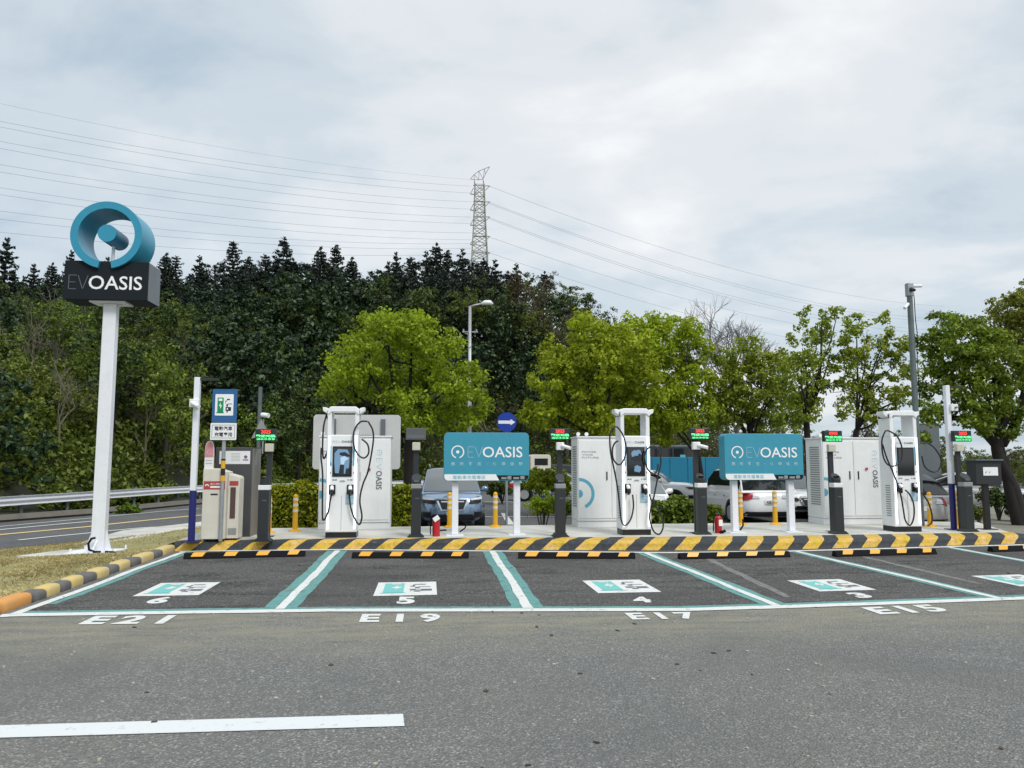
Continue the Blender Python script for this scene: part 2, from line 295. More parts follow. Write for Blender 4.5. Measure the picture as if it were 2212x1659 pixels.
# ---------------------------------------------------------------- mesh helper
class MB:
    def __init__(s): s.v = []; s.f = []; s.m = []; s.mi = 0
    def add(s, vs, fs):
        o = len(s.v); s.v += [tuple(p) for p in vs]; s.f += [tuple(o + i for i in f) for f in fs]; s.m += [s.mi] * len(fs); return s
    def box(s, c, d, rz=0.0, rx=0.0, ry=0.0):
        hx, hy, hz = d[0] / 2, d[1] / 2, d[2] / 2; P = []
        for z in (-hz, hz):
            for x, y in ((-hx, -hy), (hx, -hy), (hx, hy), (-hx, hy)):
                X, Y, Z = x, y, z
                if rx: Y, Z = Y * math.cos(rx) - Z * math.sin(rx), Y * math.sin(rx) + Z * math.cos(rx)
                if ry: X, Z = X * math.cos(ry) + Z * math.sin(ry), -X * math.sin(ry) + Z * math.cos(ry)
                if rz: X, Y = X * math.cos(rz) - Y * math.sin(rz), X * math.sin(rz) + Y * math.cos(rz)
                P.append((c[0] + X, c[1] + Y, c[2] + Z))
        return s.add(P, [(3, 2, 1, 0), (4, 5, 6, 7), (0, 1, 5, 4), (1, 2, 6, 5), (2, 3, 7, 6), (3, 0, 4, 7)])
    def b2(s, x0, x1, y0, y1, z0, z1): return s.box(((x0 + x1) / 2, (y0 + y1) / 2, (z0 + z1) / 2), (abs(x1 - x0), abs(y1 - y0), abs(z1 - z0)))
    def tube(s, pts, r, n=8, caps=True):
        pts = [np.array(p, float) for p in pts]; k = len(pts); rs = r if isinstance(r, (list, tuple)) else [r] * k
        V = []; prev = None
        for i, p in enumerate(pts):
            d = pts[min(i + 1, k - 1)] - pts[max(i - 1, 0)]; d = d / (np.linalg.norm(d) + 1e-9)
            if prev is None: a = np.cross(d, (0, 0, 1.0)); a = a if np.linalg.norm(a) > .05 else np.cross(d, (1.0, 0, 0))
            else: a = prev - d * np.dot(prev, d)
            a = a / (np.linalg.norm(a) + 1e-9); prev = a; b = np.cross(d, a)
            for j in range(n):
                t = 2 * math.pi * j / n; V.append(tuple(p + rs[i] * (a * math.cos(t) + b * math.sin(t))))
        F = [(i * n + j, i * n + (j + 1) % n, (i + 1) * n + (j + 1) % n, (i + 1) * n + j) for i in range(k - 1) for j in range(n)]
        if caps: F += [tuple(range(n - 1, -1, -1)), tuple((k - 1) * n + j for j in range(n))]
        return s.add(V, F)
    def cyl(s, p0, p1, r0, r1=None, n=20): return s.tube([p0, p1], [r0, r0 if r1 is None else r1], n)
    def prism(s, poly, y0, y1, axis='y'):
        k = len(poly)
        def q(a, b, c): return (a, c, b) if axis == 'y' else ((c, a, b) if axis == 'x' else (a, b, c))
        V = [q(a, b, y0) for a, b in poly] + [q(a, b, y1) for a, b in poly]
        return s.add(V, [tuple(range(k)), tuple(range(2 * k - 1, k - 1, -1))] + [(i, k + i, k + (i + 1) % k, (i + 1) % k) for i in range(k)])
    def build(s, name, mats, parent=None, smooth=False, bevel=0, seg=2, loc=None, sub=0):
        me = bpy.data.meshes.new(name); me.from_pydata(s.v, [], s.f); me.update()
        for m in (mats if isinstance(mats, (list, tuple)) else [mats]): me.materials.append(m)
        if max(s.m, default=0): me.polygons.foreach_set('material_index', s.m)
        if smooth: me.polygons.foreach_set('use_smooth', [True] * len(me.polygons))
        o = bpy.data.objects.new(name, me); col.objects.link(o)
        if parent: o.parent = parent
        if loc: o.location = loc
        if bevel:
            b = o.modifiers.new('bevel', 'BEVEL'); b.width = bevel; b.segments = seg; b.limit_method = 'ANGLE'; b.angle_limit = R(40); b.harden_normals = False
        if sub: u = o.modifiers.new('sub', 'SUBSURF'); u.levels = sub; u.render_levels = sub
        return o
def thing(name, label, cat, loc=(0, 0, 0), rz=0.0, group=None):
    o = bpy.data.objects.new(name, None); col.objects.link(o); o.location = loc; o.rotation_euler = (0, 0, rz); o.empty_display_size = .2
    return tag(o, label, cat, group)
def tag(o, label=None, cat=None, group=None, kind=None):
    if label: o['label'] = label
    if cat: o['category'] = cat
    if group: o['group'] = group
    if kind: o['kind'] = kind
    return o
def dup(o, loc=None, rz=None, label=None, parent=None, scale=None):
    c = o.copy(); col.objects.link(c)
    if parent: c.parent = parent
    if loc is not None: c.location = loc
    if rz is not None: c.rotation_euler = (0, 0, rz)
    if scale is not None: c.scale = scale if isinstance(scale, tuple) else (scale,) * 3
    if label: c['label'] = label
    for ch in list(o.children): dup(ch, parent=c)
    return c
def rrect(x0, x1, z0, z1, r, n=5):
    P = []
    for cx, cz, a in ((x1 - r, z1 - r, 0), (x0 + r, z1 - r, 90), (x0 + r, z0 + r, 180), (x1 - r, z0 + r, 270)):
        P += [(cx + r * math.cos(R(a + 90 * i / n)), cz + r * math.sin(R(a + 90 * i / n))) for i in range(n + 1)]
    return P
def text2d(s, bold=0.0, spacing=1.0):
    c = bpy.data.curves.new('t', 'FONT'); c.body = s; c.offset = bold; c.resolution_u = 3; c.space_character = spacing; c.size = 1
    o = bpy.data.objects.new('t', c); me = bpy.data.meshes.new_from_object(o)
    V = [(v.co.x, v.co.y) for v in me.vertices]; F = [tuple(p.vertices) for p in me.polygons]
    bpy.data.objects.remove(o); bpy.data.curves.remove(c); bpy.data.meshes.remove(me)
    return V, F
def text(mb, s, x0, x1, z0, z1, y, bold=0.0, spacing=1.0, rot=0, axis='y'):
    """fit text s into the rectangle; rot=-90 makes it read downwards"""
    V, F = text2d(s, bold, spacing)
    if not V: return
    if rot == -90: V = [(b, -a) for a, b in V]
    xs = [v[0] for v in V]; zs = [v[1] for v in V]; ax, bx, az, bz = min(xs), max(xs), min(zs), max(zs)
    Q = [(x0 + (a - ax) / (bx - ax + 1e-9) * (x1 - x0), z0 + (b - az) / (bz - az + 1e-9) * (z1 - z0)) for a, b in V]
    if axis == 'y': mb.add([(a, y, b) for a, b in Q], F)
    else: mb.add([(a, b, y) for a, b in Q], F)
def arc(mb, cx, cz, r0, r1, a0, a1, y, n=40, y1=None):
    P = []
    for i in range(n + 1):
        a = R(a0 + (a1 - a0) * i / n); P += [(cx + r0 * math.cos(a), cz + r0 * math.sin(a)), (cx + r1 * math.cos(a), cz + r1 * math.sin(a))]
    V = [(a, y, b) for a, b in P]; F = [(2 * i, 2 * i + 1, 2 * i + 3, 2 * i + 2) for i in range(n)]
    if y1 is None: return mb.add(V, F)
    m = len(V); V += [(a, y1, b) for a, b in P]
    F2 = [(m + 2 * i, m + 2 * i + 2, m + 2 * i + 3, m + 2 * i + 1) for i in range(n)]
    F3 = [(2 * i, 2 * i + 2, m + 2 * i + 2, m + 2 * i) for i in range(n)] + [(2 * i + 1, m + 2 * i + 1, m + 2 * i + 3, 2 * i + 3) for i in range(n)]
    return mb.add(V, F + F2 + F3 + [(0, m, m + 1, 1), (2 * n, 2 * n + 1, m + 2 * n + 1, m + 2 * n)])
def thinEV(mb, x0, x1, z0, z1, y, t):
    w = x1 - x0; e = x0 + w * .40; zm = (z0 + z1) / 2
    def bar(a, b):
        dx, dz = b[0] - a[0], b[1] - a[1]; l = math.hypot(dx, dz); nx, nz = -dz / l * t / 2, dx / l * t / 2
        mb.add([(a[0] + nx, y, a[1] + nz), (b[0] + nx, y, b[1] + nz), (b[0] - nx, y, b[1] - nz), (a[0] - nx, y, a[1] - nz)], [(0, 1, 2, 3)])
    bar((x0, z0), (x0, z1)); bar((x0, z0), (e, z0)); bar((x0, z1), (e, z1)); bar((x0, zm), (e - w * .06, zm))
    bar((x0 + w * .48, z1), (x0 + w * .74, z0)); bar((x1, z1), (x0 + w * .74, z0))

# ---------------------------------------------------------------- ground
def sheet(name, poly, z, mat, kind='structure', label=None, parent=None):
    mb = MB(); mb.add([(x, y, z) for x, y in poly], [tuple(range(len(poly)))]); o = mb.build(name, mat, parent)
    if kind: o['kind'] = kind
    if label: o['label'] = label
    return o
def lerp(a, b, t): return a + (b - a) * t
def interp(pts, x):
    if x <= pts[0][0]: return pts[0][1]
    for (a, b), (c, d) in zip(pts, pts[1:]):
        if x <= c: return b + (d - b) * (x - a) / (c - a)
    return pts[-1][1]
def smooth_interp(pts, x): return sum(interp(pts, x + d) for d in (-.5, -.25, 0, .25, .5)) / 5
KF = [(-4.3, 14.0), (-1.5, 13.98), (1.42, 13.57), (4.1, 13.2), (6.3, 13.12), (8.6, 13.28), (11.2, 13.5), (30, 14.6)]   # foot of the painted kerb
KB = [(-4.3, 14.12), (-1.5, 14.30), (1.5, 14.10), (4.4, 13.96), (6.7, 13.89), (9.0, 14.0), (11.6, 14.11), (30, 15.0)]
ZP = 0.16; ZR = -0.35
NEARE = [(-16, 3.5), (-11.5, 11.0), (-9.3, 15.2), (-8.54, 16.76), (-7.5, 18.5), (-6.32, 21.3), (-5.6, 24.0), (-4.5, 27.5), (-3.0, 30)]   # near edge of the left road
sheet('asphalt_lot', [(-4.3, -30), (60, -30), (60, 14.8), (11.2, 13.8), (-4.3, 14.2)], 0.0, ASPH)
sheet('asphalt_lane', [(-60, -40), (-4.3, -40), (-4.3, 8.2), (-60, 5.6)], -0.001, ASPH)
# low ground behind and to the left, everything past the platform
sheet('rear_asphalt', [(-120, -20), (120, -20), (120, 62), (-120, 62)], ZR, ASPHR)
F0 = [gp(33, 1326), gp(713, 1316), gp(1481, 1315), gp(1687, 1309.5), gp(2212, 1291), gp(2600, 1276)]
sheet('stall_surface', [(x, y + .02) for x, y in F0] + [(16, 13.7), (11.2, 13.49), (8.6, 13.27), (6.3, 13.11), (4.1, 13.19), (1.42, 13.56), (-1.5, 13.97), (-4.2, 13.99), (-4.2, 8.9)], 0.002, ASPHS)

def ribbon(name, pts, wid, z, mat, side=0.0, jitter=0.0, label=None):
    """painted line along world points; side offsets it across"""
    P = []
    dense = []
    for (a, b), (c, d) in zip(pts, pts[1:]):
        n = max(2, int(math.hypot(c - a, d - b) / 0.25)); dense += [(lerp(a, c, i / n), lerp(b, d, i / n)) for i in range(n)]
    dense.append(pts[-1])
    for i, (x, y) in enumerate(dense):
        x0, y0 = dense[max(i - 1, 0)]; x1, y1 = dense[min(i + 1, len(dense) - 1)]; l = math.hypot(x1 - x0, y1 - y0) or 1; nx, ny = -(y1 - y0) / l, (x1 - x0) / l
        j1, j2 = random.uniform(-jitter, jitter), random.uniform(-jitter, jitter)
        zz = z(x, y) if callable(z) else z
        P += [(x + nx * (side + wid / 2 + j1), y + ny * (side + wid / 2 + j1), zz), (x + nx * (side - wid / 2 + j2), y + ny * (side - wid / 2 + j2), zz)]
    mb = MB(); mb.add(P, [(2 * i, 2 * i + 2, 2 * i + 3, 2 * i + 1) for i in range(len(dense) - 1)]); o = mb.build(name, mat); o['kind'] = 'structure'
    return o
FW = [gp(0, 1331.5), gp(33, 1329.5), gp(350, 1324.5), gp(713, 1319.2), gp(1100, 1318.8), gp(1481, 1317.8), gp(1687, 1312), gp(1950, 1303), gp(2212, 1293), gp(2600, 1278)]
ribbon('stall_front_line', FW, 0.16, 0.007, LINEW, 0, 0.006)
ribbon('stall_front_teal', FW[1:], 0.13, 0.0045, LINET, 0.135, 0.008)
BW = [gp(388, 1192), gp(560, 1189.5), gp(740, 1187.8), gp(920, 1189.5), gp(1100, 1191.3), gp(1444, 1194.5), gp(1704, 1191.3), gp(1950, 1184.5), gp(2212, 1177.3), gp(2500, 1168)]
ribbon('stall_back_line', BW, 0.13, 0.007, LINEW, 0, 0.006)
SW = [gp(396, 1193), gp(322, 1216), gp(256, 1237), gp(179, 1269), (-4.07, 9.4), (-4.1, 8.75), gp(30, 1328)]
SWx = [(-4.12 + 0.02 * math.sin(y * 2), y) for y in (13.75, 12.7, 11.6, 10.6, 9.6, 9.0, 8.45)]
ribbon('stall_side_line', SWx, 0.10, 0.009, LINEW, 0, 0.008)
ribbon('stall_side_teal', SWx[:-1], 0.10, 0.006, LINET, 0.10, 0.012)
divs = [((730, 1190), (603, 1317), .10, .13, .13), ((1064, 1192), (1141, 1315), .10, .12, .12), ((1393, 1194), (1682, 1311), .09, .10, .10), ((1712, 1190), (2165, 1295), .09, .08, .08), ((2040, 1181), (2500, 1265), .08, .08, .07)]
for a, b, wd, t1, t2 in divs:
    p, q = gp(*a), gp(*b); mid = (lerp(p[0], q[0], .5) + .012, lerp(p[1], q[1], .5)); path = [p, (lerp(p[0], q[0], .25) - .01, lerp(p[1], q[1], .25)), mid, (lerp(p[0], q[0], .8), lerp(p[1], q[1], .8)), q]
    ribbon('divider_line', path, wd, 0.009, LINEW, 0, 0.009)
    ribbon('divider_teal', path, t1, 0.0058, LINET, (wd + t1) / 2 - .005, 0.013); ribbon('divider_teal', path, t2, 0.0058, LINET, -(wd + t2) / 2 + .005, 0.013)
for a, b in (((1530, 1207), (1700, 1290)), ((1865, 1203), (2120, 1262))):
    ribbon('worn_ghost_line', [gp(*a), gp(*b)], 0.10, 0.0035, LINEG, 0, 0.02)
# white dash in the driving lane
A, B, C_, D_ = gp(-300, 1577), gp(870.5, 1543.6), gp(874, 1570), gp(-300, 1604)
sheet('lane_dash', [A, B, C_, D_], 0.005, LINEW2)

# stall pictograms, numbers and codes, painted on the ground
def ground_text(name, s, D0, D1, dytop, mat=LINEW, bold=0.035, sp=1.15):
    (x0, y0), (x1, y1) = gp(*D0), gp(*D1); yt = gp(D0[0], dytop)[1]
    V, F = text2d(s, bold, sp); xs = [v[0] for v in V]; zs = [v[1] for v in V]; ax, bx, az, bz = min(xs), max(xs), min(zs), max(zs)
    mb = MB(); P = []
    for a, b in V:
        u = (a - ax) / (bx - ax); v = (b - az) / (bz - az); P.append((lerp(x0, x1, u), lerp(y0, y1, u) + v * (yt - y0), 0.006))
    mb.add(P, F); o = mb.build(name, mat); o['kind'] = 'structure'; return o
ground_text('stall_code', 'E21', (167, 1350), (352, 1348.5), 1332, bold=.04, sp=1.35)
ground_text('stall_code', 'E19', (775, 1345.5), (952, 1344.5), 1327.6, bold=.04, sp=1.5)
ground_text('stall_code', 'E17', (1367, 1339.8), (1516, 1337.5), 1324.8, bold=.04, sp=1.35)
ground_text('stall_code', 'E15', (1903, 1328.5), (2056, 1321), 1312.5, bold=.04, sp=1.2)
ground_text('stall_number', '6', (308, 1305), (352, 1304.7), 1291, bold=.05)
ground_text('stall_number', '5', (856, 1305.5), (896, 1305.3), 1290, bold=.05)
ground_text('stall_number', '4', (1375, 1303), (1413, 1302), 1290.5, bold=.05)
ground_text('stall_number', '3', (1858, 1293), (1893, 1291.5), 1281, bold=.05)
def pictogram(x0, x1, y0, y1, sh=0.0):
    W, Hh = x1 - x0, y1 - y0
    def q(u, v): return (x0 + u * W, y0 + v * Hh + sh * (u - .5))
    def rect(mb, u0, u1, v0, v1, z): mb.add([(*q(u0, v0), z), (*q(u1, v0), z), (*q(u1, v1), z), (*q(u0, v1), z)], [(0, 1, 2, 3)])
    mb = MB(); rect(mb, 0, 1, 0, 1, 0.005); rect(mb, .24, .40, .80, .86, .0085)
    mb.add([(*q(.24, .52), .0085), (*q(.33, .50), .0085), (*q(.31, .40), .0085), (*q(.44, .60), .0085), (*q(.35, .62), .0085), (*q(.36, .72), .0085)], [(0, 1, 2, 3, 4, 5)])
    a = mb.build('pictogram_panel', LINEW)
    a['kind'] = 'structure'
    mb = MB(); rect(mb, .13, .46, .20, .90, .0068); rect(mb, .09, .50, .15, .19, .0068); b = mb.build('pictogram_pump', PICT); b['kind'] = 'structure'
    mb = MB(); rect(mb, .56, .62, .62, .68, .0068); rect(mb, .60, .64, .62, .78, .0068); rect(mb, .63, .82, .76, .82, .0068); rect(mb, .64, .72, .50, .60, .0068)
    rect(mb, .70, .90, .58, .62, .0068); rect(mb, .56, .66, .33, .45, .0068); rect(mb, .66, .92, .40, .44, .0068); rect(mb, .66, .92, .30, .34, .0068); rect(mb, .63, .73, .24, .30, .0068); rect(mb, .74, .92, .35, .39, .0068)
    b = mb.build('pictogram_car', PICG); b['kind'] = 'structure'
pictogram(-3.35, -2.62, 9.42, 10.38); pictogram(-.61, .12, 9.14, 10.12); pictogram(2.0, 2.76, 9.05, 10.0)
pictogram(4.64, 5.38, 8.9, 9.74, .04)
p2 = gp(2097, 1244.6); pictogram(p2[0], p2[0] + .75, p2[1] - .85, p2[1] + .02, .05)

# hazard striped kerb and the concrete platform behind it
def make_kerb():
    xs = np.linspace(-4.35, 11.3, 160); prof = [(0, 0.0, .0), (0.03, 0.05, .10), (0.05, .105, .21), (0.09, .14, .30), (0.16, .158, .36), (None, ZP, .80)]
    V = []; S = []
    for x in xs:
        yf = smooth_interp(KF, x); yb = max(smooth_interp(KB, x), yf + .32)
        for a, z, s in prof:
            yy = yb if a is None else yf + a
            V.append((x, yy, z + (0.004 * math.sin(x * 9) if z > .05 and a is not None else 0))); S.append((x + 4.35) / 0.575 - s * 1.05)
    n = len(prof); F = [(i * n + j, (i + 1) * n + j, (i + 1) * n + j + 1, i * n + j + 1) for i in range(len(xs) - 1) for j in range(n - 1)]
    F.append(tuple(range(n))); F.append(tuple((len(xs) - 1) * n + j for j in range(n - 1, -1, -1)))
    mb = MB(); mb.add(V, F); o = mb.build('painted_kerb', KERB); at = o.data.attributes.new('stripe', 'FLOAT', 'POINT'); at.data.foreach_set('value', S); o['kind'] = 'structure'
make_kerb()
xs = np.linspace(-4.35, 11.3, 40)
top = [(x, max(smooth_interp(KB, x), smooth_interp(KF, x) + .32)) for x in xs]
mb = MB(); pl = top + [(11.3, 14.1), (12.4, 16.4), (11.0, 16.9), (-4.45, 16.55)]
mb.prism([(x, y) for x, y in pl], ZR, ZP, 'z'); mb.build('concrete_platform', CONC)['kind'] = 'structure'
sheet('grit_verge', [(11.35, 13.6), (40, 15), (60, 30), (13, 30), (11.6, 16.9), (12.4, 16.4)], -0.01, soilmat('grit', (0.16, 0.15, 0.12), (0.24, 0.23, 0.19), (0.32, 0.31, 0.27)))
# ---------------------------------------------------------------- verge, left road
def vz(x, y):
    """verge height: falls from the kerb to the road"""
    e = interp([(b, a) for a, b in NEARE], y); t = min(max((-4.35 - x) / max(-4.35 - e, .3), 0), 1); return 0.07 * (1 - t) + (ZR + .10) * t
def verge():
    V = []; F = []; ys = np.linspace(8.0, 26, 60); n = 16
    for y in ys:
        e = interp([(b, a) for a, b in NEARE], y); x1 = -4.45 if y < 14.3 else (-4.6 if y < 16.5 else max(-4.4 - 0.2 * (y - 16.5), e + .1))
        for j in range(n + 1):
            x = lerp(e, x1, j / n); V.append((x, y, vz(x, y) + .012 * math.sin(x * 3 + y)))
    for i in range(len(ys) - 1):
        for j in range(n): k = i * (n + 1) + j; F.append((k, k + 1, k + n + 2, k + n + 1))
    mb = MB(); mb.add(V, F); return mb.build('verge_ground', GRASSM, smooth=True)
verge()['kind'] = 'structure'
def leaves_mesh(name, P, size, mat, up=0.5, parent=None, aspect=0.6, nrm=None, fold=True):
    """P: n x 3 centres -> one mesh of little bent leaf faces"""
    n = len(P); s = size * rng.uniform(.6, 1.35, n)
    d = rng.normal(size=(n, 3)); d[:, 2] += up
    if nrm is not None: d += nrm
    d /= np.linalg.norm(d, axis=1)[:, None] + 1e-9
    a = np.cross(d, rng.normal(size=(n, 3))); a /= np.linalg.norm(a, axis=1)[:, None] + 1e-9
    b = np.cross(d, a); s = s[:, None]
    v = np.stack([P - a * s, P + b * s * aspect + d * s * .15, P + a * s, P - b * s * aspect + d * s * .15], 1).reshape(-1, 3)
    me = bpy.data.meshes.new(name); me.vertices.add(4 * n); me.vertices.foreach_set('co', v.astype(np.float32).ravel())
    me.loops.add(4 * n); me.loops.foreach_set('vertex_index', np.arange(4 * n, dtype=np.int32))
    me.polygons.add(n); me.polygons.foreach_set('loop_start', np.arange(0, 4 * n, 4, dtype=np.int32)); me.polygons.foreach_set('loop_total', np.full(n, 4, dtype=np.int32))
    me.update(); me.validate(); me.materials.append(mat)
    o = bpy.data.objects.new(name, me); col.objects.link(o)
    if parent: o.parent = parent
    return o
def grass():
    n = 60000; P = []; ys = 8.0 + 16 * rng.random(n * 3) ** 1.8
    for y in ys:
        e = interp([(b, a) for a, b in NEARE], y); x1 = -4.5 if y < 14 else -4.75
        x = lerp(e + .08, x1, random.random())
        if (x + 5.7) ** 2 / 1.3 + (y - 14.2) ** 2 / .35 < 1: continue
        if y > 14.6 and x > -6.4: 
            if random.random() < .93: continue
        if math.sin(x * 4.1 + 2 * math.sin(y * 1.3)) * math.sin(y * 3.3 + x) > .55 and random.random() < .75: continue
        if x > e + 3.5 and y < 8.6: continue
        P.append((x, y, vz(x, y) + .02))
        if len(P) >= n: break
    P = np.array(P); c = np.sin(P[:, 0] * 2.3) * np.sin(P[:, 1] * 1.7) + rng.random(len(P)) * 1.6; P = P[c > .15]
    leaves_mesh('verge_grass', P, 0.026, LF_GRASS, 0.2, aspect=.22)['kind'] = 'stuff'
grass()
# pale concrete strip where the platform meets the road
sheet('concrete_apron', [(-4.4, 16.2), (-4.3, 24), (-5.6, 24), (-6.2, 21.6), (-7.2, 19.4), (-6.9, 15.6), (-5.2, 15.0)], -0.10, CONC)
mb = MB(); mb.prism([(-6.75, 13.75), (-6.2, 13.6), (-5.0, 13.65), (-4.62, 13.85), (-4.7, 14.4), (-5.5, 14.75), (-6.4, 14.55)], -0.2, -0.018, 'z'); mb.build('sign_footing', CONC)['kind'] = 'structure'
mb = MB(); mb.prism([(-8.5, 12.7), (-7.3, 12.75), (-7.25, 13.2), (-8.5, 13.35)], -0.3, -0.10, 'z'); tag(mb.build('stone_slab', STONEP, bevel=.03), 'flat pale stone slab lying in the verge grass at the left', 'slab')
def kerbstones():
    b = [14.02, 13.35, 12.85, 12.3, 11.8, 11.35, 10.95, 10.5, 10.1, 9.8, 9.45, 9.1, 8.75, 8.42, 7.9, 7.3, 6.6]
    b = [14.02, 13.42, 13.0, 12.45, 12.05, 11.62, 11.25, 10.88, 10.5, 10.15, 9.85, 9.5, 9.2, 8.6, 8.2, 7.8, 7.4]
    for i, (y1, y0) in enumerate(zip(b, b[1:])):
        x = -4.40 + random.uniform(-.012, .012) if i < 13 else (-4.46 - (i - 13) * .12); m = STONEY if i % 2 == 0 else STONEG
        if i >= 12: m = STONEO if i == 12 else STONEG
        mb = MB(); rzz = 0 if i < 14 else -.35
        mb.box((x, (y0 + y1) / 2, 0.03), (0.20 + random.uniform(-.02, .02), y1 - y0 - random.uniform(.02, .05), 0.17 if m is not STONEG else .145), rzz)
        o = mb.build('kerb_stone', m, bevel=.05, seg=3, smooth=True)
        o['kind'] = 'structure'
kerbstones()
RE = NEARE
ribbon('road_edge_line', [(x - .05, y) for x, y in [(-9.9, 14.0), (-8.54, 16.76), (-7.5, 18.7), (-6.4, 21.6), (-5.7, 24.6), (-4.6, 28)]], 0.14, ZR + .012, LINEW)
def gl(pts, z=ZR): return [gp(x, y, z) for x, y in pts]
ribbon('road_lane_line', gl([(40, 1167.4), (110, 1160), (194, 1152), (228, 1148), (317, 1140), (407, 1136.5), (440, 1135.5)]), 0.15, ZR + .012, LINEW)
ribbon('road_lane_line', gl([(330, 1146), (390, 1141), (440, 1139)]), 0.12, ZR + .012, LINEW)
ribbon('road_yellow_line', gl([(-60, 1162), (0, 1155.8), (194, 1138), (228, 1134), (317, 1124.5), (409, 1115.5), (460, 1111)]), 0.24, ZR + .012, LINEY)
ribbon('road_outer_line', gl([(-60, 1151), (0, 1144.9), (100, 1135.5), (194, 1127), (225, 1124)]), 0.16, ZR + .012, LINEW)
ribbon('road_outer_line', gl([(-60, 1144), (0, 1138), (194, 1120), (232, 1116), (340, 1106), (430, 1098.5)]), 0.12, ZR + .012, LINEW)
FAR = gl([(-150, 1141), (0, 1128), (194, 1113), (300, 1102), (409, 1091), (470, 1087)])
mb = MB()
for (a, b), (c, d) in zip(FAR, FAR[1:]): mb.tube([(a, b, ZR + .07), (c, d, ZR + .07)], .16, 4)
mb.build('road_far_kerb', paint('old_kerb', (0.12, 0.11, 0.09), .9, .3))['kind'] = 'structure'
for pts in (((1000, 1084), (1120, 1084)), ((1020, 1117), (1240, 1116)), ((1100, 1072), (1260, 1074))):
    ribbon('rear_bay_line', gl(pts), 0.14, ZR + .012, LINEW)
sheet('rear_bay_mark', [gp(1082, 1109, ZR), gp(1092, 1109, ZR), gp(1112, 1134, ZR), gp(1096, 1134, ZR)], ZR + .012, LINEW)

# guardrail
def guardrail():
    t = thing('guardrail', 'long galvanised W-beam guardrail along the far side of the road', 'guardrail')
    pts = [(-15.5, 19.5), (-14.4, 23.6), (-13.6, 26.46), (-12.57, 30.73), (-11.7, 34.5), (-10.88, 37.19), (-9.2, 39.2), (-5.82, 41.2), (-3, 43.6), (-0.66, 46.1), (3, 50)]
    prof = [(0, .155), (-.045, .12), (-.075, .085), (-.045, .04), (0, 0), (-.045, -.04), (-.075, -.085), (-.045, -.12), (0, -.155)]
    V = []
    for i, (x, y) in enumerate(pts):
        x0, y0 = pts[max(i - 1, 0)]; x1, y1 = pts[min(i + 1, len(pts) - 1)]; l = math.hypot(x1 - x0, y1 - y0); nx, ny = -(y1 - y0) / l, (x1 - x0) / l
        for a, b in prof: V.append((x + nx * a * -1 * -1, y + ny * a, .24 + b))
    # the bulges must face the road (towards +x)
    n = len(prof); F = [(i * n + j, (i + 1) * n + j, (i + 1) * n + j + 1, i * n + j + 1) for i in range(len(pts) - 1) for j in range(n - 1)]
    V = [(2 * pts[i // n][0] - v[0], 2 * pts[i // n][1] - v[1], v[2]) for i, v in enumerate(V)]
    mb = MB(); mb.add(V, F); o = mb.build('rail_beam', RAILM, t, smooth=True); so_ = o.modifiers.new('s', 'SOLIDIFY'); so_.thickness = .01
    for i in range(len(pts) - 1):
        for k in (.25, .75):
            x, y = lerp(pts[i][0], pts[i + 1][0], k), lerp(pts[i][1], pts[i + 1][1], k)
            m2 = MB(); m2.cyl((x - .16, y + .08, ZR - .1), (x - .16, y + .08, .42), .06, n=10); m2.build('post', GALVD, t)
guardrail()

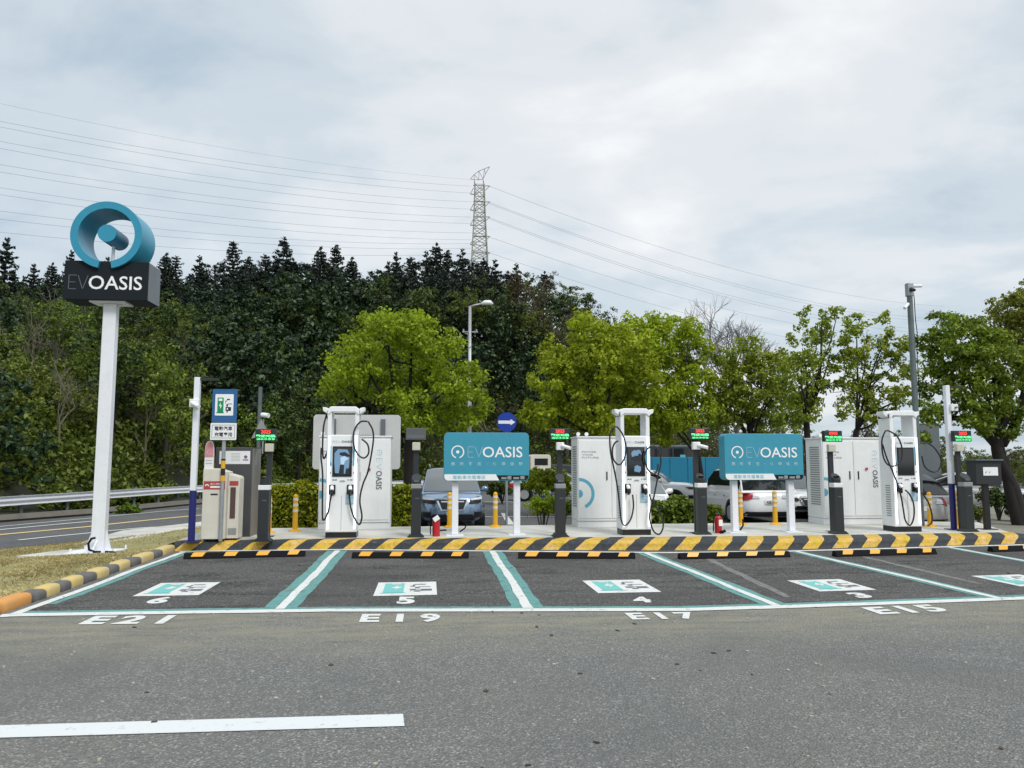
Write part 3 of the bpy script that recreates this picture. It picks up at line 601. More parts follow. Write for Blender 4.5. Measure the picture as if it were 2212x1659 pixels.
# ---------------------------------------------------------------- brand pole sign
def brand_sign():
    by = 14.14; bx = xat(213, 1193, by)
    t = thing('brand_pole_sign', 'tall white pole sign with teal ring emblem above a black EV box', 'sign', (bx, by, -.018))
    H = zat(237, 650, by) + .018; s = 1
    mb = MB(); mb.b2(-.11, .11, -.08, .08, .02, H - .06); mb.build('pole', POLEW, t, bevel=.012)
    mb = MB(); mb.prism([(-.42, .02), (.44, .02), (.44, .028), (.20, .05), (.125, .36), (-.125, .36), (-.22, .05), (-.42, .03)], -.012, .012)
    mb.prism([(-.30, .02), (.30, .02), (.08, .22), (-.08, .22)], -.012, .012, 'x'); mb.b2(-.42, .46, -.36, .36, 0, .022)
    for i in (-1, 1):
        for j in (-1, 1): mb.cyl((i * .34, j * .28, .02), (i * .34, j * .28, .09), .018, n=8)
    mb.build('base_plate', POLEW, t)
    mb = MB(); mb.tube([(.0, -.16, .26), (-.05, -.19, .25), (-.09, -.21, .17), (-.06, -.24, .07), (.04, -.27, .035), (.14, -.28, .035)], .02, 10); mb.tube([(.22, -.28, .035), (.34, -.30, .03), (.42, -.34, .02)], .02, 10); mb.build('cable_duct', BLACK, t, smooth=True)
    mb = MB(); mb.b2(-.30, .30, -.20, .20, H - .06, H - .035); mb.prism([(-.22, H - .06), (-.11, H - .12), (-.11, H - .06)], -.01, .01); mb.prism([(.22, H - .06), (.11, H - .06), (.11, H - .12)], -.01, .01); mb.build('top_plate', POLEW, t)
    yf = -.26; dep = .60; yb = yf + dep; x0 = xat(138, 605, by + yf) - bx; x1 = xat(320, 605, by + yf) - bx; z0 = H - .035; z1 = zat(230, 564, by + yf) + .018
    mb = MB(); mb.b2(x0, x1, yf, yb, z0, z1); bo = mb.build('sign_box', SIGNBOX, t, bevel=.01)
    mb = MB(); mb.b2(x1 - .001, x1 + .006, yf + .02, yb - .01, z0 + .01, z1 - .01); mb.build('side_panel', SIDEG, t)
    # lettering
    def sx(d): return xat(d, 605, by + yf) - bx
    def szz(d): return zat(230, d, by + yf) + .018
    za, zb = szz(625.5), szz(596)
    mb = MB(); text(mb, 'OASIS', sx(192), sx(307.5), za, zb, yf - .006, .010); mb.build('lettering', WHITE, t)
    mb = MB(); thinEV(mb, sx(149), sx(190), za, zb, yf - .006, .012); mb.build('thin_lettering', GREY, t)
    # the ring: an open cylinder standing in the box, gap at the bottom
    cx, cz = xat(229.5, 507, by + yf - .06) - bx, zat(229.5, 507, by + yf - .06) + .018; ro = .60; ri = .475
    mb = MB(); arc(mb, cx, cz, ri, ro, -90 + 11, 270 - 11, yf - .06, 72, yf + .60); mb.build('ring', TEALR, t, smooth=False)
    mb = MB(); mb.cyl((cx + .01, yf - .06, cz + .03), (cx + .01, yf + .52, cz + .03), .155, n=36); mb.build('hub', TEALR, t)
    mb = MB(); mb.cyl((cx + .01, yf + .25, z1 - .01), (cx + .01, yf + .25, cz - .10), .028, n=12); mb.build('hub_stem', WHITE, t)
brand_sign()

# ---------------------------------------------------------------- charging stations
def cab_pt(c, ox, oy, s): return ((c[0] - ox) / s, (oy - c[1]) / s)
def smoothpath(pts, n=6):
    P = [np.array(p, float) for p in pts]; out_ = []
    for i in range(len(P) - 1):
        p0 = P[max(i - 1, 0)]; p1 = P[i]; p2 = P[i + 1]; p3 = P[min(i + 2, len(P) - 1)]
        for k in range(n):
            t = k / n; out_.append(.5 * ((2 * p1) + (-p0 + p2) * t + (2 * p0 - 5 * p1 + 4 * p2 - p3) * t * t + (-p0 + 3 * p1 - 3 * p2 + p3) * t ** 3))
    out_.append(P[-1]); return [tuple(p) for p in out_]
def charger(label, X, Y, cables, side_w, advert):
    t = thing('ev_charger', label, 'EV charger', (X, Y, ZP), 0, 'white fast chargers on the kerb platform')
    W = .57; D = .44; h = W / 2; zt = 1.86; H = 2.38
    mb = MB(); mb.b2(-h + .01, h - .01, .015, D - .015, 0, .10); mb.build('plinth', BLACKP, t)
    mb = MB(); mb.b2(-h, h, 0, D, .10, zt); mb.build('body', WHITE, t, bevel=.02, seg=3)
    mb = MB(); pw = .075
    mb.b2(-h, -h + pw, .02, D - .02, zt, H - .06); mb.b2(h - pw, h, .02, D - .02, zt, H - .06)
    mb.prism([(-h, H - .16), (-h + pw, H - .10), (h - pw, H - .10), (h, H - .16), (h, H - .05), (h - .06, H), (-h + .06, H), (-h, H - .05)], .0, D)
    mb.build('top_frame', WHITE, t, bevel=.012)
    for sgn in (-1, 1):
        mb = MB(); mb.prism([(sgn * h, H - .14), (sgn * (h + .09), H - .08), (sgn * (h + .10), H - .01), (sgn * (h + .04), H - .015), (sgn * h, H - .03)], .06, .30); mb.build('cable_arm', WHITE, t, bevel=.008)
        mb = MB(); mb.b2(sgn * (h - .045) - .014, sgn * (h - .045) + .014, -.010, .004, .16, 1.84); mb.build('light_strip', LED, t, bevel=.004)
    # front fascia details
    y = -.004
    mb = MB(); mb.b2(-.175, .175, -.014, .01, 1.10, 1.65); sc = mb.build('screen_bezel', BLACKP, t, bevel=.006)
    mb = MB(); mb.add([(-.155, -.0155, 1.125), (.155, -.0155, 1.125), (.155, -.0155, 1.625), (-.155, -.0155, 1.625)], [(0, 1, 2, 3)]); mb.build('screen', SCREENB, sc)
    if advert:
        def pg(nm, mt, *polys):
            for k, pz in enumerate(polys):
                q_ = MB(); q_.prism([(-.155 + .31 * u, 1.125 + .5 * v) for u, v in pz], -.0175 - pic[0] * .0006, -.0160 - pic[0] * .0006); pic[0] += 1; q_.build(nm, mt, sc)
        pic = [0]
        if advert == 1: pg('screen_picture', SCRP, [(.05, .45), (.05, .80), (.25, .95), (.8, .93), (.92, .75), (.9, .3), (.7, .05), (.1, .08)]); pg('screen_figure', SCRD, [(.30, .02), (.38, .38), (.62, .40), (.60, .02)], [(.34, .74), (.34, .82), (.66, .84), (.92, .74), (.92, .66), (.5, .70)], [(.68, .03), (.74, .26), (.9, .22), (.95, .03)]); pg('screen_coat', SCRW, [(.42, .40), (.40, .64), (.62, .70), (.88, .60), (.66, .52), (.60, .38)])
        else:
            def blob(cx, cy, rx, ry, j=.22): return [(cx + rx * math.cos(a) * (1 + random.uniform(-j, j)), cy + ry * math.sin(a) * (1 + random.uniform(-j, j))) for a in [2 * math.pi * i / 15 for i in range(15)]]
            pg('screen_picture', SCRP, blob(.55, .80, .32, .13)); pg('screen_figure', SCRD, blob(.5, .60, .30, .12), blob(.72, .74, .10, .06)); pg('screen_coat', SCRP, blob(.60, .22, .24, .14), blob(.32, .72, .09, .05))
    mb = MB(); mb.b2(.19, .235, -.006, .01, 1.30, 1.66); mb.build('teal_panel', TEAL2, t); mb = MB(); mb.b2(-.235, -.19, -.006, .01, 1.30, 1.36); mb.build('teal_panel', TEAL2, t)
    mb = MB(); mb.b2(-.235, -.19, -.0055, .01, 1.37, 1.66); mb.build('side_print', PALEBLUE, t); mb = MB(); mb.b2(.07, .235, -.006, .01, .60, .82); mb.build('blue_notice', PALEBLUE, t)
    mb = MB(); mb.b2(.075, .23, -.008, 0, .715, .72); mb.build('notice_rule', TEAL2, t); mb = MB(); mb.b2(.075, .23, -.008, 0, .61, .615); mb.build('notice_rule', TEAL2, t)
    mb = MB(); text(mb, 'OASIS', -.02, .17, 1.715, 1.755, y, .02); mb.build('lettering', GREY, t)
    mb = MB(); arc(mb, -.165, 1.735, .014, .021, -60, 240, y); arc(mb, -.165, 1.735, 0, .005, 0, 360, y, 10); thinEV(mb, -.125, -.035, 1.717, 1.753, y, .004); mb.build('emblem', PALEBLUE, t)
    mb = MB()
    for xx, ww in ((-.17, .04), (-.12, .03), (.10, .02), (.14, .05)): mb.b2(xx, xx + ww, -.005, 0, 1.03, 1.055)
    mb.b2(-.05, .06, -.005, 0, 1.005, 1.012); mb.b2(-.03, .05, -.005, 0, 1.02, 1.032); mb.build('instruction_print', LGREY, t)
    for xx in (-.215, .215):
        mb = MB(); mb.cyl((xx, -.008, 1.17), (xx, .01, 1.17), .014, n=12); mb.build('button', GREY, t)
    for xx in (-.17, .155):
        mb = MB(); mb.b2(xx - .06, xx + .06, -.03, .01, .78, .955); ho = mb.build('plug_holster', BLACKP, t, bevel=.008)
        mb = MB(); mb.tube([(xx, -.02, .92), (xx, -.06, .90), (xx + .01, -.09, .86)], [.030, .036, .030], 12); mb.b2(xx - .03, xx + .03, -.06, -.025, .875, .93); mb.build('plug', WHITE, ho, bevel=.006)
        mb = MB(); mb.tube([(xx, -.08, .86), (xx + .0, -.085, .80), (xx, -.075, .76)], .022, 10); mb.build('plug_grip', BLACKP, ho)
    mb = MB(); mb.b2(-.003, .003, -.003, .002, .14, .76); mb.build('door_seam', LGREY, t)
    mb = MB()
    for i in range(14): zz = .30 + i * .045; mb.b2(-h - .002, -h + .002, .10, .26, zz, zz + .022)
    mb.build('side_vent', LGREY, t)
    for pts, ys in cables:
        P = smoothpath([(px, yy, pz) for (px, pz), yy in zip(pts, ys)]); mb = MB(); mb.tube(P, .0155, 8); mb.build('charging_cable', CABLE, t, smooth=True)
    return t
def cl(pts, ox, oy, s, y=-.09): return ([cab_pt(p, ox, oy, s) for p in pts], [y] * len(pts))
S1, S2, S3 = 511, 495, 478
c1 = charger('white fast charger with lit street-scene screen, leftmost of the three', gp(736, 1162, ZP)[0], 14.34, [
    cl([(295, 255), (295, 330), (272, 450), (268, 640), (280, 740), (310, 680), (330, 540), (325, 420), (297, 335)], 458, 1470, S1, .10),
    cl([(268, 640), (266, 720), (285, 900), (290, 1200), (300, 1305), (340, 1240), (355, 1150), (368, 1075)], 458, 1470, S1, -.05),
    cl([(685, 395), (620, 400), (565, 480), (560, 600), (600, 700), (660, 735), (700, 690), (690, 610), (635, 560)], 458, 1470, S1, -.06),
    cl([(690, 395), (735, 480), (740, 600), (700, 850), (660, 960), (635, 1060), (630, 1150), (650, 1270), (630, 1345), (590, 1300), (550, 1200), (532, 1080)], 458, 1470, S1, -.07)], 0, 1)
c2 = charger('white fast charger with lit dark-figure screen, middle of the three', gp(1376, 1156, ZP)[0] , 14.28, [
    cl([(630, 440), (665, 445), (715, 520), (742, 640), (715, 750), (670, 790), (620, 740), (612, 650), (635, 590), (668, 570)], 845, 1440, S2),
    cl([(630, 440), (590, 520), (595, 680), (625, 830), (655, 1000), (675, 1180), (690, 1310), (725, 1345), (775, 1290), (803, 1180), (797, 1065)], 845, 1440, S2),
    cl([(985, 615), (940, 650), (915, 720), (940, 820), (990, 875), (1030, 850), (1045, 780)], 845, 1440, S2),
    cl([(1000, 610), (1050, 660), (1072, 760), (1040, 900), (1000, 1080), (965, 1200), (955, 1290), (990, 1400), (1045, 1428), (1080, 1370), (1075, 1290), (1020, 1180), (970, 1110), (955, 1060)], 845, 1440, S2)], 0, 2)
c3 = charger('white fast charger with blank dark screen, rightmost of the three', gp(1964, 1149, ZP)[0], 14.35, [
    cl([(370, 470), (410, 468), (490, 520), (530, 620), (515, 740), (450, 795), (380, 780), (340, 700), (335, 560), (370, 475)], 590, 1410, S3),
    cl([(340, 590), (375, 720), (440, 880), (495, 1060), (515, 1200), (530, 1300), (575, 1345), (615, 1270), (620, 1150), (585, 1060), (545, 1020)], 590, 1410, S3),
    cl([(715, 580), (790, 580), (870, 640), (920, 740), (890, 830), (820, 850), (750, 800), (725, 700)], 590, 1410, S3),
    cl([(700, 1040), (765, 1130), (795, 1240), (790, 1320), (750, 1352)], 590, 1410, S3)], 0, False)

# ---------------------------------------------------------------- power cabinets
def power_cabinet(X, Y, label):
    t = thing('power_cabinet', label, 'power cabinet', (X, Y, ZP), 0, 'white power cabinets behind the chargers')
    W, D, H = 1.44, .72, 1.90
    mb = MB(); mb.b2(0.0, W, .02, D, 0, .13); mb.build('plinth', WHITE2, t, bevel=.006)
    mb = MB(); mb.b2(0, W, 0, D, .135, H - .03); mb.build('housing', WHITE2, t, bevel=.008)
    mb = MB(); mb.b2(-.02, W + .02, -.02, D + .02, H - .03, H); mb.build('roof', WHITE2, t, bevel=.006)
    for i, (a, b) in enumerate(((.02, W / 2 - .006), (W / 2 + .006, W - .02))):
        mb = MB(); mb.b2(a, b, -.014, 0, .19, H - .08); d = mb.build('door', WHITE2, t, bevel=.005)
        hx = W / 2 - .10 if i == 0 else W / 2 + .10
        mb = MB(); mb.b2(hx - .012, hx + .012, -.03, -.012, .98, 1.16); mb.build('door_handle', BLACKP, d, bevel=.004)
    y = -.017
    mb = MB(); cz = .70
    arc(mb, 0.022, cz, .265, .33, -64, 90, y); arc(mb, 0.022, cz, 0, .085, -90, 90, y, 20); mb.build('teal_emblem', TEAL2, t)
    mb = MB()
    text(mb, 'POWER', .09, .40, 1.555, 1.59, y, .01); text(mb, 'YOUR', .09, .33, 1.495, 1.53, y, .01); text(mb, 'FUTURE', .09, .45, 1.435, 1.47, y, .01); mb.build('slogan', LGREY, t)
    x0, x1 = W - .29, W - .17
    mb = MB(); text(mb, 'OASIS', x0, x1, .80, 1.18, y, .022, rot=-90); mb.build('lettering', GREY, t)
    mb = MB(); arc(mb, (x0 + x1) / 2, 1.555, .045, .06, -150, 150, y); arc(mb, (x0 + x1) / 2, 1.555, 0, .014, 0, 360, y, 12)
    text(mb, 'EV', x0, x1, 1.20, 1.44, y, -.02, rot=-90); mb.build('emblem', PALEBLUE, t)
    mb = MB(); mb.cyl((W - .43, -.04, 1.21), (W - .43, -.01, 1.21), .03, n=14); mb.build('red_button', REDB, t)
    mb = MB()
    for k in range(26): zz = .42 + k * .05; mb.b2(-.006, .004, .12, D - .18, zz, zz + .026)
    mb.build('side_vent', LGREY, t)
    for xx in (.04, .22):
        mb = MB(); mb.cyl((xx, .10, H + .05), (xx, .14, H + .05), .04, n=16)
        mb2 = mb.build('lifting_eye', WHITE2, t)
    return t
power_cabinet(gp(687, 1143.5, ZP)[0], 16.1, 'white power cabinet behind the leftmost charger, its vertical lettering in full view')
power_cabinet(gp(1249, 1140, ZP)[0], 15.98, 'white power cabinet behind the middle charger with big teal arc on its left door')
power_cabinet(gp(1776, 1133, ZP)[0], 16.1, 'white power cabinet with two black-handled doors beside the rightmost charger')

# ---------------------------------------------------------------- teal billboards
def billboard(xl, xr, yb, label):
    X0, Y0 = gp(xl, yb, ZP); X1 = gp(xr, yb, ZP)[0]; Y0 = 14.48
    px = Y0 * .0  # kept square to the row
    cxm = (X0 + X1) / 2; sp = X1 - X0
    t = thing('charging_billboard', label, 'billboard', (cxm, Y0, ZP), 0, 'teal billboards on two white posts')
    W = 1.60; z0 = zat(1050, 1038.7, Y0) - ZP; z1 = zat(1050, 934.5, Y0) - ZP; h = W / 2
    mb = MB(); mb.prism(rrect(-h, h, z0, z1, .08), .0, .30); mb.build('board', TEAL, t, bevel=.006)
    for s in (-1, 1):
        mb = MB(); mb.b2(s * sp / 2 - .06, s * sp / 2 + .06, .09, .21, .015, z0); mb.build('post', POLEW, t, bevel=.01)
        mb = MB(); mb.b2(s * sp / 2 - .16, s * sp / 2 + .16, -.01, .31, 0, .015); mb.build('foot_plate', POLEW, t)
    def fx(p): return -h + (p - 60) / 1860 * W
    def fz(p): return z1 - (p - 130) / 1055 * (z1 - z0)
    y = -.004
    mb = MB(); mb.prism([(fx(70), fz(1042)), (fx(70), fz(1110)), (fx(95), fz(1155)), (fx(140), fz(1176)), (fx(1262), fz(1176)), (fx(1188), fz(1042))], -.008, .002); st = mb.build('white_strip', WHITE, t)
    mb = MB(); mb.prism([(fx(1205), fz(1066)), (fx(1272), fz(1168)), (fx(1860), fz(1168)), (fx(1905), fz(1120)), (fx(1905), fz(1066))], -.006, .002); ds = mb.build('dark_strip', SIGNBOX, t)
    mb = MB()
    for a, b, c_, d in ((1310, 1425, 1105, 1150), (1445, 1530, 1080, 1155), (1575, 1700, 1105, 1150), (1730, 1820, 1080, 1150)): mb.b2(fx(a), fx(b), -.009, -.006, fz(d), fz(c_))
    mb.build('logo_patch', LGREY, ds)
    mb = MB(); text(mb, '電動車充電專區', fx(255), fx(965), fz(1150), fz(1065), -.0095, .0); mb.build('strip_lettering', TEAL2, st)
    zl0, zl1 = fz(675), fz(440)
    mb = MB(); arc(mb, fx(357), fz(555), .099, .122, -90 + 17, 270 - 17, y); arc(mb, fx(357), fz(555), 0, .031, 0, 360, y, 20); mb.build('emblem', WHITE, t)
    mb = MB(); text(mb, 'OASIS', fx(900), fx(1775), zl0, zl1, y, .008); mb.build('lettering', WHITE, t)
    mb = MB(); thinEV(mb, fx(580), fx(900), zl0 + .003, zl1 - .003, y, .011); mb.build('thin_lettering', paint('thin_letter_blue', (0.30, 0.50, 0.60), .5, .0) if 'thin_letter_blue' not in MATS else MATS['thin_letter_blue'], t)
    mb = MB()
    for ch, px_ in zip('無所不在值得信賴', (258, 444, 637, 830, 1168, 1356, 1545, 1735)): text(mb, ch, fx(px_ - 42), fx(px_ + 42), fz(855), fz(775), y, .012)
    mb.b2(fx(985), fx(1000), y, y + .003, fz(825), fz(812)); mb.build('tagline', PALEBLUE, t)
    return t
billboard(983, 1120, 1158, 'teal billboard in front of the blue parked SUV, below the round arrow sign')
billboard(1590, 1719, 1150.5, 'teal billboard in front of the white parked SUV, nearer the rightmost charger')
mb = MB(); bx = gp(983, 1158, ZP)[0]
mb.tube([(bx - .30, 14.45, ZP + .02), (bx - .31, 14.5, ZP + .08), (bx - .26, 14.55, ZP + .10), (bx - .16, 14.6, ZP + .10)], .014, 8)
mb.tube([(bx + .10, 14.75, ZP + .05), (bx + .2, 14.8, ZP + .12), (bx + .23, 14.8, ZP + .2), (bx + .16, 14.85, ZP + .23)], .014, 8)
tag(mb.build('cable_duct', BLACK, smooth=True), 'black conduit ends sticking up by the left billboard post near the fire extinguisher', 'conduit')
mb = MB(); bx = gp(1590, 1150, ZP)[0]
mb.tube([(bx + .12, 14.7, ZP + .04), (bx + .2, 14.75, ZP + .12), (bx + .21, 14.78, ZP + .24)], .016, 8); mb.tube([(bx - .4, 14.4, ZP + .02), (bx - .30, 14.42, ZP + .05)], .03, 8)
tag(mb.build('cable_duct', BLACK, smooth=True), 'black conduit ends at the foot of the right billboard', 'conduit')

# ---------------------------------------------------------------- lock bollards and LED posts
def bollard(xb, yb, label, ringcap=0):
    X, Y = gp(xb, yb, ZP)
    t = thing('control_bollard', label, 'bollard', (X, Y + .09, ZP), 0, 'charcoal control bollards along the kerb')
    mb = MB(); mb.b2(-.09, .09, -.085, .085, 0.02, .88); mb.build('post', CHAR, t, bevel=.012)
    mb = MB(); mb.prism([(-.15, 0), (.15, 0), (.15, .012), (.09, .06), (-.09, .06), (-.15, .012)], -.12, .12); mb.build('foot', CHAR, t)
    mb = MB(); mb.b2(-.097, .097, -.092, .092, .88, .965); mb.build('light_collar', LGREY if not ringcap else WHITE2, t, bevel=.01)
    mb = MB(); mb.cyl((0, 0, .965), (0, 0, 1.03), .085, n=24)
    n = 24; V = []
    for k, z in ((0, 1.03),):
        pass
    a0 = R(-30); P = [(.085 * math.cos(2 * math.pi * i / n), .085 * math.sin(2 * math.pi * i / n)) for i in range(n)]
    V = [(x, y, 1.0301) for x, y in P] + [(x, y, 1.085 + (y * .75 if ringcap != 2 else x * .5)) for x, y in P]
    mb.add(V, [(i, (i + 1) % n, n + (i + 1) % n, n + i) for i in range(n)] + [tuple(n + i for i in range(n))]); mb.build('cap', CHAR, t, smooth=False)
    mb = MB(); mb.cyl((0, -.012, 1.084), (0, -.010, 1.089), .058, n=20) if ringcap else mb.b2(-.05, .05, -.0885, -.06, 1.0, 1.03); mb.build('cap_window', GREY, t)
    mb = MB(); mb.b2(-.02, .05, -.088, -.084, .70, .706); mb.build('slot', LGREY, t)
    return t
def led_post(xb, yb, ytop, xled, label, on=True, cam_=True, Y=None, flip=False):
    X, Y0 = gp(xb, yb, ZP); Y = Y0 if Y is None else Y
    X = xat(xb, yb, Y)
    t = thing('led_sign_post', label, 'LED sign', (X, Y, ZP), 0, 'LED display posts along the platform')
    H = zat(xled, ytop, Y) - ZP; xo = xat(xled, 940, Y) - X
    mb = MB(); mb.b2(-.05, .05, -.03, .03, 0, H - .27); mb.b2(-.12, .12, -.10, .10, 0, .012); mb.build('post', CHAR, t, bevel=.006)
    mb = MB(); mb.b2(xo - .19, xo + .19, -.05, .05, H - .22, H); b = mb.build('display_case', CHAR if on else LEDOFF, t, bevel=.008)
    y = -.054
    if on:
        mb = MB(); text(mb, '0905' if flip else '2025', xo - .085, xo + .09, H - .085, H - .02, y, .03); mb.build('red_digits', LEDR, b)
        mb = MB(); text(mb, '歡迎光臨', xo - .175, xo + .175, H - .155, H - .105, y, .02); text(mb, '請依序停車', xo - .16, xo + .17, H - .205, H - .17, y, .0); mb.build('green_text', LEDG, b)
    else:
        mb = MB(); mb.b2(xo - .16, xo + .16, y, y + .002, H - .19, H - .13); mb.build('blank_panel', GREY, b)
    mb = MB(); mb.b2(-.075, .075, -.10, -.0, H - .42, H - .27); hs = mb.build('housing', BEIGE if not cam_ else WHITE2, t, bevel=.012)
    if cam_:
        mb = MB(); mb.cyl((.03, -.10, H - .335), (.17, -.22, H - .385), .034, n=14); mb.build('camera', WHITE, hs)
    return t
bollard(566, 1170, 'control bollard with ring-shaped slanted cap beside the dark grey cabinet', 2)
bollard(898, 1161, 'control bollard in front of the tree trunk, left of the first extinguisher', 0)
bollard(1212, 1160, 'control bollard beside the middle power cabinet, right of the teal billboard', 0)
bollard(1520, 1155, 'control bollard with round slanted cap left of the second fire extinguisher', 1)
bollard(1816, 1154, 'control bollard with round cap in front of the two-door power cabinet', 1)
bollard(2098, 1149, 'control bollard left of the dark post box at the far right', 0)
led_post(577, 1163, 927, 575, 'lit LED sign post beside the grey cabinet, leftmost lit one', True, False, 14.75)
led_post(897, 1157, 925, 898.5, 'unlit grey LED sign post in front of the tree trunk', False, False, 14.75)
led_post(1210, 1156, 925.5, 1208.5, 'lit LED sign post with camera left of the middle power cabinet', True, True, 14.75)
led_post(1506, 1151, 925, 1510, 'lit LED sign post with camera between the middle charger and right billboard', True, True, 14.6)
led_post(1800, 1149, 930.5, 1797, 'lit LED sign post in front of the two-door cabinet', True, False, 14.6, True)
led_post(2078, 1147, 930.5, 2076, 'lit LED sign post beside the right navy-based pole', True, False, 14.6)

# ---------------------------------------------------------------- white and navy lamp poles
def navy_pole(xb, yb, ytop, yblue, label, arm, camr):
    X, Y = gp(xb, yb, ZP); H = zat(xb, ytop, Y) - ZP; hb = zat(xb, yblue, Y) - ZP
    t = thing('camera_pole', label, 'pole', (X, Y, ZP), 0, 'white camera poles with navy bases')
    mb = MB(); mb.cyl((0, 0, 0), (0, 0, hb), .058, n=20); mb.b2(-.13, .13, -.13, .13, 0, .015); mb.build('navy_base', BLUEP, t)
    mb = MB(); mb.b2(-.048, .048, -.048, .048, hb, H); mb.build('shaft', POLEW, t, bevel=.008)
    if arm: mb = MB(); mb.b2(.03, .36, -.03, .03, H - .05, H - .01); mb.build('lamp_arm', CHAR, t)
    zc_ = H - .46
    mb = MB(); mb.b2(-.10 if not camr else .02, .06 if not camr else .17, -.10, 0, zc_ - .07, zc_ + .07); hsg = mb.build('camera_bracket', WHITE2, t, bevel=.008)
    mb = MB()
    if not camr: mb.cyl((-.05, -.1, zc_ - .0), (.10, -.22, zc_ - .07), .035, n=12)
    else: mb.cyl((.11, -.1, zc_), (.11, -.14, zc_), .02, n=12)
    mb.build('camera', WHITE if not camr else GREY, hsg)
    return t
navy_pole(413, 1170, 815, 1060, 'white and navy pole left of the cream donation kiosk', True, False)
navy_pole(2061, 1144, 833, 1045, 'white and navy pole right of the rightmost charger', True, True)

# ---------------------------------------------------------------- EV parking sign
def ev_sign():
    X, Y = gp(476, 1169, ZP); t = thing('ev_parking_sign', 'blue EV charging parking sign with pump pictogram over a white plate', 'sign', (X, Y, ZP))
    def lz(d): return zat(480, d, Y) - ZP
    def lx(d, yy=900): return xat(d, yy, Y) - xat(487, yy, Y)
    mb = MB(); mb.cyl((0, 0, 0), (0, 0, lz(841) - .02), .033, n=16); mb.build('post', GALV, t)
    mb = MB(); mb.cyl((0, 0, lz(1039)), (0, 0, lz(991)), .036, n=16); mb.build('yellow_sleeve', YEL, t)
    mb = MB(); za, zb = lz(1027), lz(1012); mb.cyl((0, 0, za), (0, 0, zb), .0375, n=16); mb.cyl((0, 0, lz(995)), (0, 0, lz(991)), .0375, n=16); mb.build('black_band', BLACKP, t)
    mb = MB(); mb.prism(rrect(-.21, .21, lz(913), lz(841), .01), -.05, -.035); bo = mb.build('blue_board', SIGNBLUE, t)
    mb = MB(); mb.prism(rrect(-.16, .15, lz(898), lz(852), .012), -.056, -.049); wp = mb.build('pictogram_panel', WHITE, bo)
    y = -.0575; zm = lz(898); zh = lz(852) - zm
    def r(mb, u0, u1, v0, v1): mb.b2(-.16 + .31 * u0, -.16 + .31 * u1, y - .001, y + .001, zm + zh * v0, zm + zh * v1)
    mb = MB(); r(mb, .13, .46, .14, .84); r(mb, .08, .50, .11, .15); mb.build('green_pump', GREENP, wp)
    mb = MB(); y = -.0595; r(mb, .19, .39, .68, .79); mb.add([(-.16 + .31 * u, y - .002, zm + zh * v) for u, v in ((.22, .46), (.30, .62), (.30, .50), (.38, .46), (.28, .30), (.29, .42))], [(0, 1, 2, 3, 4, 5)]); mb.build('pump_window', WHITE, wp)
    y = -.0575
    mb = MB(); r(mb, .56, .58, .55, .70); r(mb, .58, .64, .66, .70); r(mb, .64, .80, .72, .78); r(mb, .70, .92, .53, .56); r(mb, .62, .70, .42, .54); r(mb, .58, .88, .22, .40); r(mb, .64, .70, .14, .22); mb.build('car_symbol', BLACKP, wp)
    mb = MB(); arc(mb, -.16 + .31 * .68, zm + zh * .31, 0, .014, 0, 360, y - .002, 14); mb.build('car_lamp_symbol', WHITE, wp)
    mb = MB(); mb.prism(rrect(-.225, .215, lz(950.5), lz(914), .015), -.052, -.036); pl_ = mb.build('white_plate', WHITE, t)
    mb = MB(); a, b, c_, d = -.20, .19, lz(946.5), lz(918)
    for q in ((a, b, c_, c_ + .006), (a, b, d - .006, d), (a, a + .006, c_, d), (b - .006, b, c_, d)): mb.b2(q[0], q[1], -.055, -.052, q[2], q[3])
    mb.build('plate_border', GREY, pl_)
    mb = MB(); text(mb, '電動汽車', -.155, .145, lz(930.5), lz(921), -.0545, .018); text(mb, '充電專用', -.155, .145, lz(943.5), lz(934), -.0545, .018); mb.build('plate_lettering', CHAR, pl_)
ev_sign()

